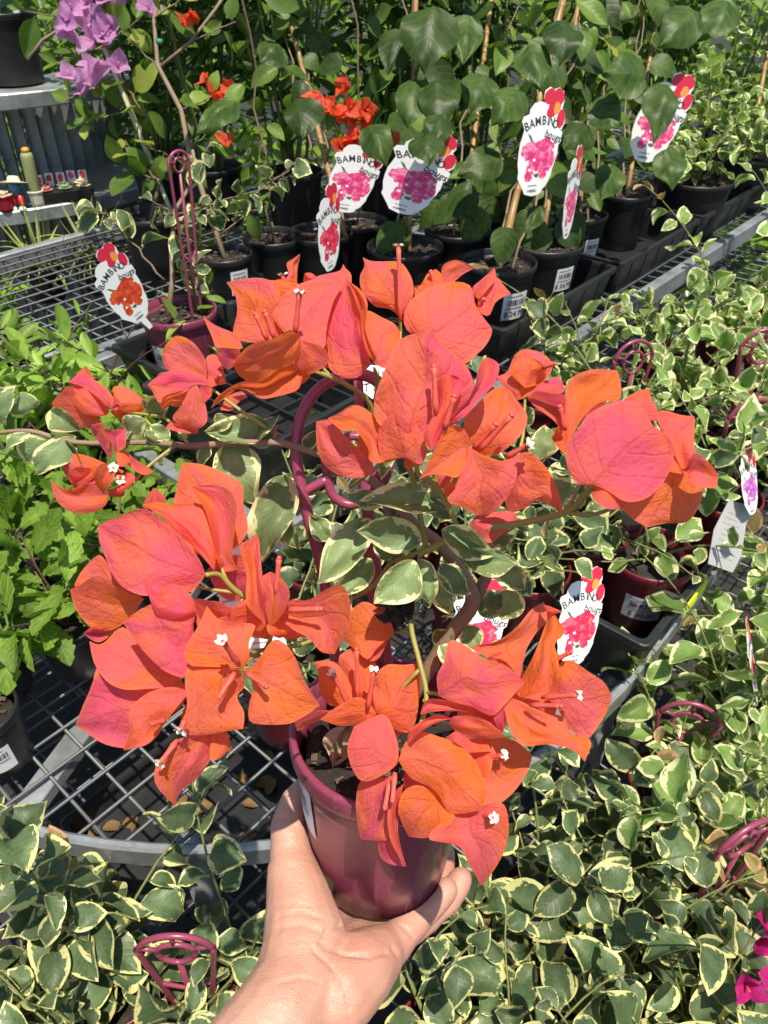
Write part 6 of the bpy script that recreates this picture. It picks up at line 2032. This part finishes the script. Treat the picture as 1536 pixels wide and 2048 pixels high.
# forearm: two strands side by side give the flat oval of a wrist
ch((250, 2450, .37, .034), (470, 2160, .40, .030), (560, 2032, .418, .0275), (600, 1965, .435, .027))
ch((290, 2500, .37, .034), (470, 2185, .40, .027), (562, 2062, .418, .0245), (648, 1986, .436, .0235))
capsule_chain(hb, [(P(250, 2450, .37), .034), (Vector((-0.21, -0.03, 1.02)), .038), (Vector((-0.30, -0.14, 1.0)), .042)])
capsule_chain(hb, [(P(290, 2500, .37), .034), (Vector((-0.19, -0.04, 1.01)), .037), (Vector((-0.28, -0.16, 0.99)), .042)])
# heel of the thumb and of the little finger, palm
ch((590, 1975, .432, .026), (612, 1890, .452, .0268), (598, 1805, .466, .0210), (586, 1745, .476, .0170))
ch((676, 1988, .435, .0235), (716, 1942, .450, .0225), (752, 1912, .463, .0175), (775, 1892, .474, .0135))
ch((640, 1960, .445, .024), (690, 1900, .478, .017), (745, 1872, .500, .0135), (790, 1850, .522, .012))
ch((640, 1930, .455, .022), (680, 1880, .490, .015), (730, 1840, .53, .012), (780, 1810, .555, .011))
ch((600, 1900, .458, .022), (650, 1860, .49, .015), (690, 1820, .53, .012), (720, 1780, .57, .011))
ch((700, 1945, .452, .021), (745, 1890, .488, .014), (785, 1868, .505, .0125))
# thumb
ch((592, 1770, .474, .0185), (582, 1705, .484, .0142), (576, 1650, .492, .0120), (592, 1605, .500, .0110), (622, 1570, .510, .0100), (648, 1545, .518, .0082))
# little and ring finger seen beside the pot, middle and index behind it
ch((780, 1893, .474, .0135), (800, 1872, .481, .0116), (824, 1848, .489, .0112), (840, 1832, .493, .0100), (862, 1812, .498, .0101), (884, 1788, .502, .0092), (892, 1779, .503, .0084))
ch((800, 1868, .514, .0125), (852, 1835, .526, .0112), (872, 1816, .530, .0102), (894, 1798, .534, .0106), (916, 1768, .538, .0096), (922, 1758, .539, .0086))
ch((785, 1822, .545, .0115), (850, 1790, .562, .0105), (885, 1740, .57, .0095), (890, 1705, .57, .0080))
ch((730, 1785, .575, .011), (800, 1750, .592, .010), (840, 1700, .595, .009), (845, 1665, .595, .008))
me = hb.mesh('hand_raw', MT['skin'])
tmp = bpy.data.objects.new('hand_raw', me)
COL.objects.link(tmp)
rm = tmp.modifiers.new('remesh', 'REMESH'); rm.mode = 'VOXEL'; rm.voxel_size = 0.0015; rm.use_smooth_shade = True
sm_ = tmp.modifiers.new('smooth', 'SMOOTH'); sm_.factor = 0.5; sm_.iterations = 11
dg = bpy.context.evaluated_depsgraph_get()
hme = bpy.data.meshes.new_from_object(tmp.evaluated_get(dg))
bpy.data.objects.remove(tmp)
# creases of the palm, wrist and finger joints, pressed into the skin
CREASE = [([(602, 2000), (640, 1965), (700, 1985), (725, 2010)], 0.0), ([(625, 1900), (660, 1930), (690, 1975), (700, 2020)], .0009), ([(650, 1895), (690, 1908), (740, 1912), (772, 1905)], .0014),
          ([(560, 1830), (600, 1822), (640, 1835)], .0007), ([(545, 1815), (590, 1808), (625, 1812)], .0005), ([(560, 1855), (610, 1850), (650, 1870)], .0006), ([(785, 1895), (800, 1920)], .0010), ([(806, 1852), (826, 1872)], .0009), ([(842, 1820), (862, 1838)], .0008),
          ([(640, 1885), (655, 1860), (680, 1850)], .0012), ([(560, 1965), (600, 1955), (640, 1965)], .0006), ([(540, 1720), (590, 1735)], .0004), ([(548, 1640), (590, 1640)], .0006), ([(548, 1650), (590, 1652)], .0005)]
nrm = [v.normal.copy() for v in hme.vertices]
for v, n in zip(hme.vertices, nrm):
    p = Vector(v.co)
    x, y, d = proj(p)
    if n.dot(FWD) > 0.25: continue
    dis = 0.0
    for line, dep in CREASE:
        if not dep: continue
        for i in range(len(line) - 1):
            ax, ay = line[i]; bx, by = line[i + 1]
            L2 = (bx - ax) ** 2 + (by - ay) ** 2
            t = max(0, min(1, ((x - ax) * (bx - ax) + (y - ay) * (by - ay)) / L2))
            q = math.hypot(x - ax - t * (bx - ax), y - ay - t * (by - ay))
            if q < 16: dis = max(dis, 1.5 * dep * math.exp(-(q / 4.2) ** 2))
    dis += 0.0005 * noise.noise(p * 70)
    v.co = p - n * dis
# the palm yields to the pot: skin never passes into it
inv = HM.inverted()
for v in hme.vertices:
    q = inv @ Vector(v.co)
    if -0.001 < q.z < HH:
        r = math.hypot(q.x, q.y); rp = pot_r(HRT, HH, q.z) + 0.0006
        if r < rp:
            if q.z < 0.012 and r < rp - 0.012:
                q.z = -0.0008
            elif r > 1e-6:
                q.x *= rp / r; q.y *= rp / r
            v.co = HM @ q
hme.name = 'hand'
hme.materials.clear(); hme.materials.append(MT['skin'])
hme.polygons.foreach_set('use_smooth', [True] * len(hme.polygons))
hand = new_obj('person', hme)
tag(hand, 'bare left forearm and hand holding the burgundy pot from below', 'person')

# ------------------------------------------------------------------ printed tags in the scene
def tg(px, py, d, size, yaw, pitch, roll, kind, label, **kw):
    return plant_tag(P(px, py, d), size, R(yaw), R(pitch), R(roll), kind, label, **kw)


tg(1080, 300, 1.36, 0.082, 38, 8, -2, 'print_pink', 'white pink flower tag hanging fully visible on the thick bamboo stake')
tg(832, 358, 1.42, 0.072, -6, 6, -10, 'print_pink', 'broad white pink flower tag whose name is covered by hanging dark leaves', squash=1.7)
tg(708, 360, 1.60, 0.072, 12, 6, -8, 'print_pink', 'pink flower tag in shade just below the red orange flowers', squash=1.5)
tg(1143, 398, 1.40, 0.074, 64, 4, -4, 'print_pink', 'narrow pink tag turned edge on beside the front climber')
tg(1318, 248, 1.72, 0.088, 16, 8, -8, 'print_pink', 'white pink flower tag half hidden behind a hanging leaf at upper right', squash=1.5)
tg(660, 468, 1.50, 0.074, 66, 4, 4, 'print_red', 'red flower tag turned sideways below the red orange flowers')
tg(248, 580, 1.30, 0.060, -14, 2, 42, 'print_orange', 'orange flower tag leaning on the burgundy pot with pebbles', stem=0.02, squash=1.6)
tg(1160, 1246, 0.98, 0.060, 36, 26, -14, 'print_red', 'red flower tag standing right of the lower coral flowers')
tg(955, 1262, 0.92, 0.055, 10, 30, -8, 'print_red', 'red flower tag mostly hidden behind the leaves of the held plant')
tg(1500, 968, 1.12, 0.048, 52, 30, -12, 'print_mauve', 'white tag with a purple flower at the right edge')
tg(1505, 1330, 1.12, 0.056, 70, 24, -22, 'print_red', 'red and white tag standing edge on among leaves at the right edge')
# grey underside of a label leaning out of the tray pot
gl = thing('plant_tag', P(1458, 1070, 1.12), 'grey back of a leaning plant label right of the burgundy tray pot', 'plant tag', 'printed plant tags')
mb = MB()
poly_slab(mb, [(-0.035, -0.06), (0.03, -0.062), (0.042, -0.03), (0.036, 0.03), (0.044, 0.05), (0.02, 0.062), (-0.02, 0.058), (-0.03, 0.03), (-0.04, 0.0)], -0.0004, 0.0004)
GM = Matrix.Scale(0.85, 4) @ Matrix.Rotation(R(30), 4, 'Z') @ Matrix.Rotation(R(60), 4, 'X') @ Matrix.Rotation(R(-32), 4, 'Z')
new_obj('card', mb.mesh('card', m_plain('label_grey', (0.36, 0.36, 0.35), 0.5)), gl, GM)
mb = MB()
for k in range(9):
    mb.box((0.0, -0.042 + 0.010 * k, 0.0007), (0.045 - 0.006 * (k % 3), 0.0012, 0.0003))
tag(new_obj('print_lines', mb.mesh('print_lines', MT['ink_grey']), gl, GM), kind='stuff')
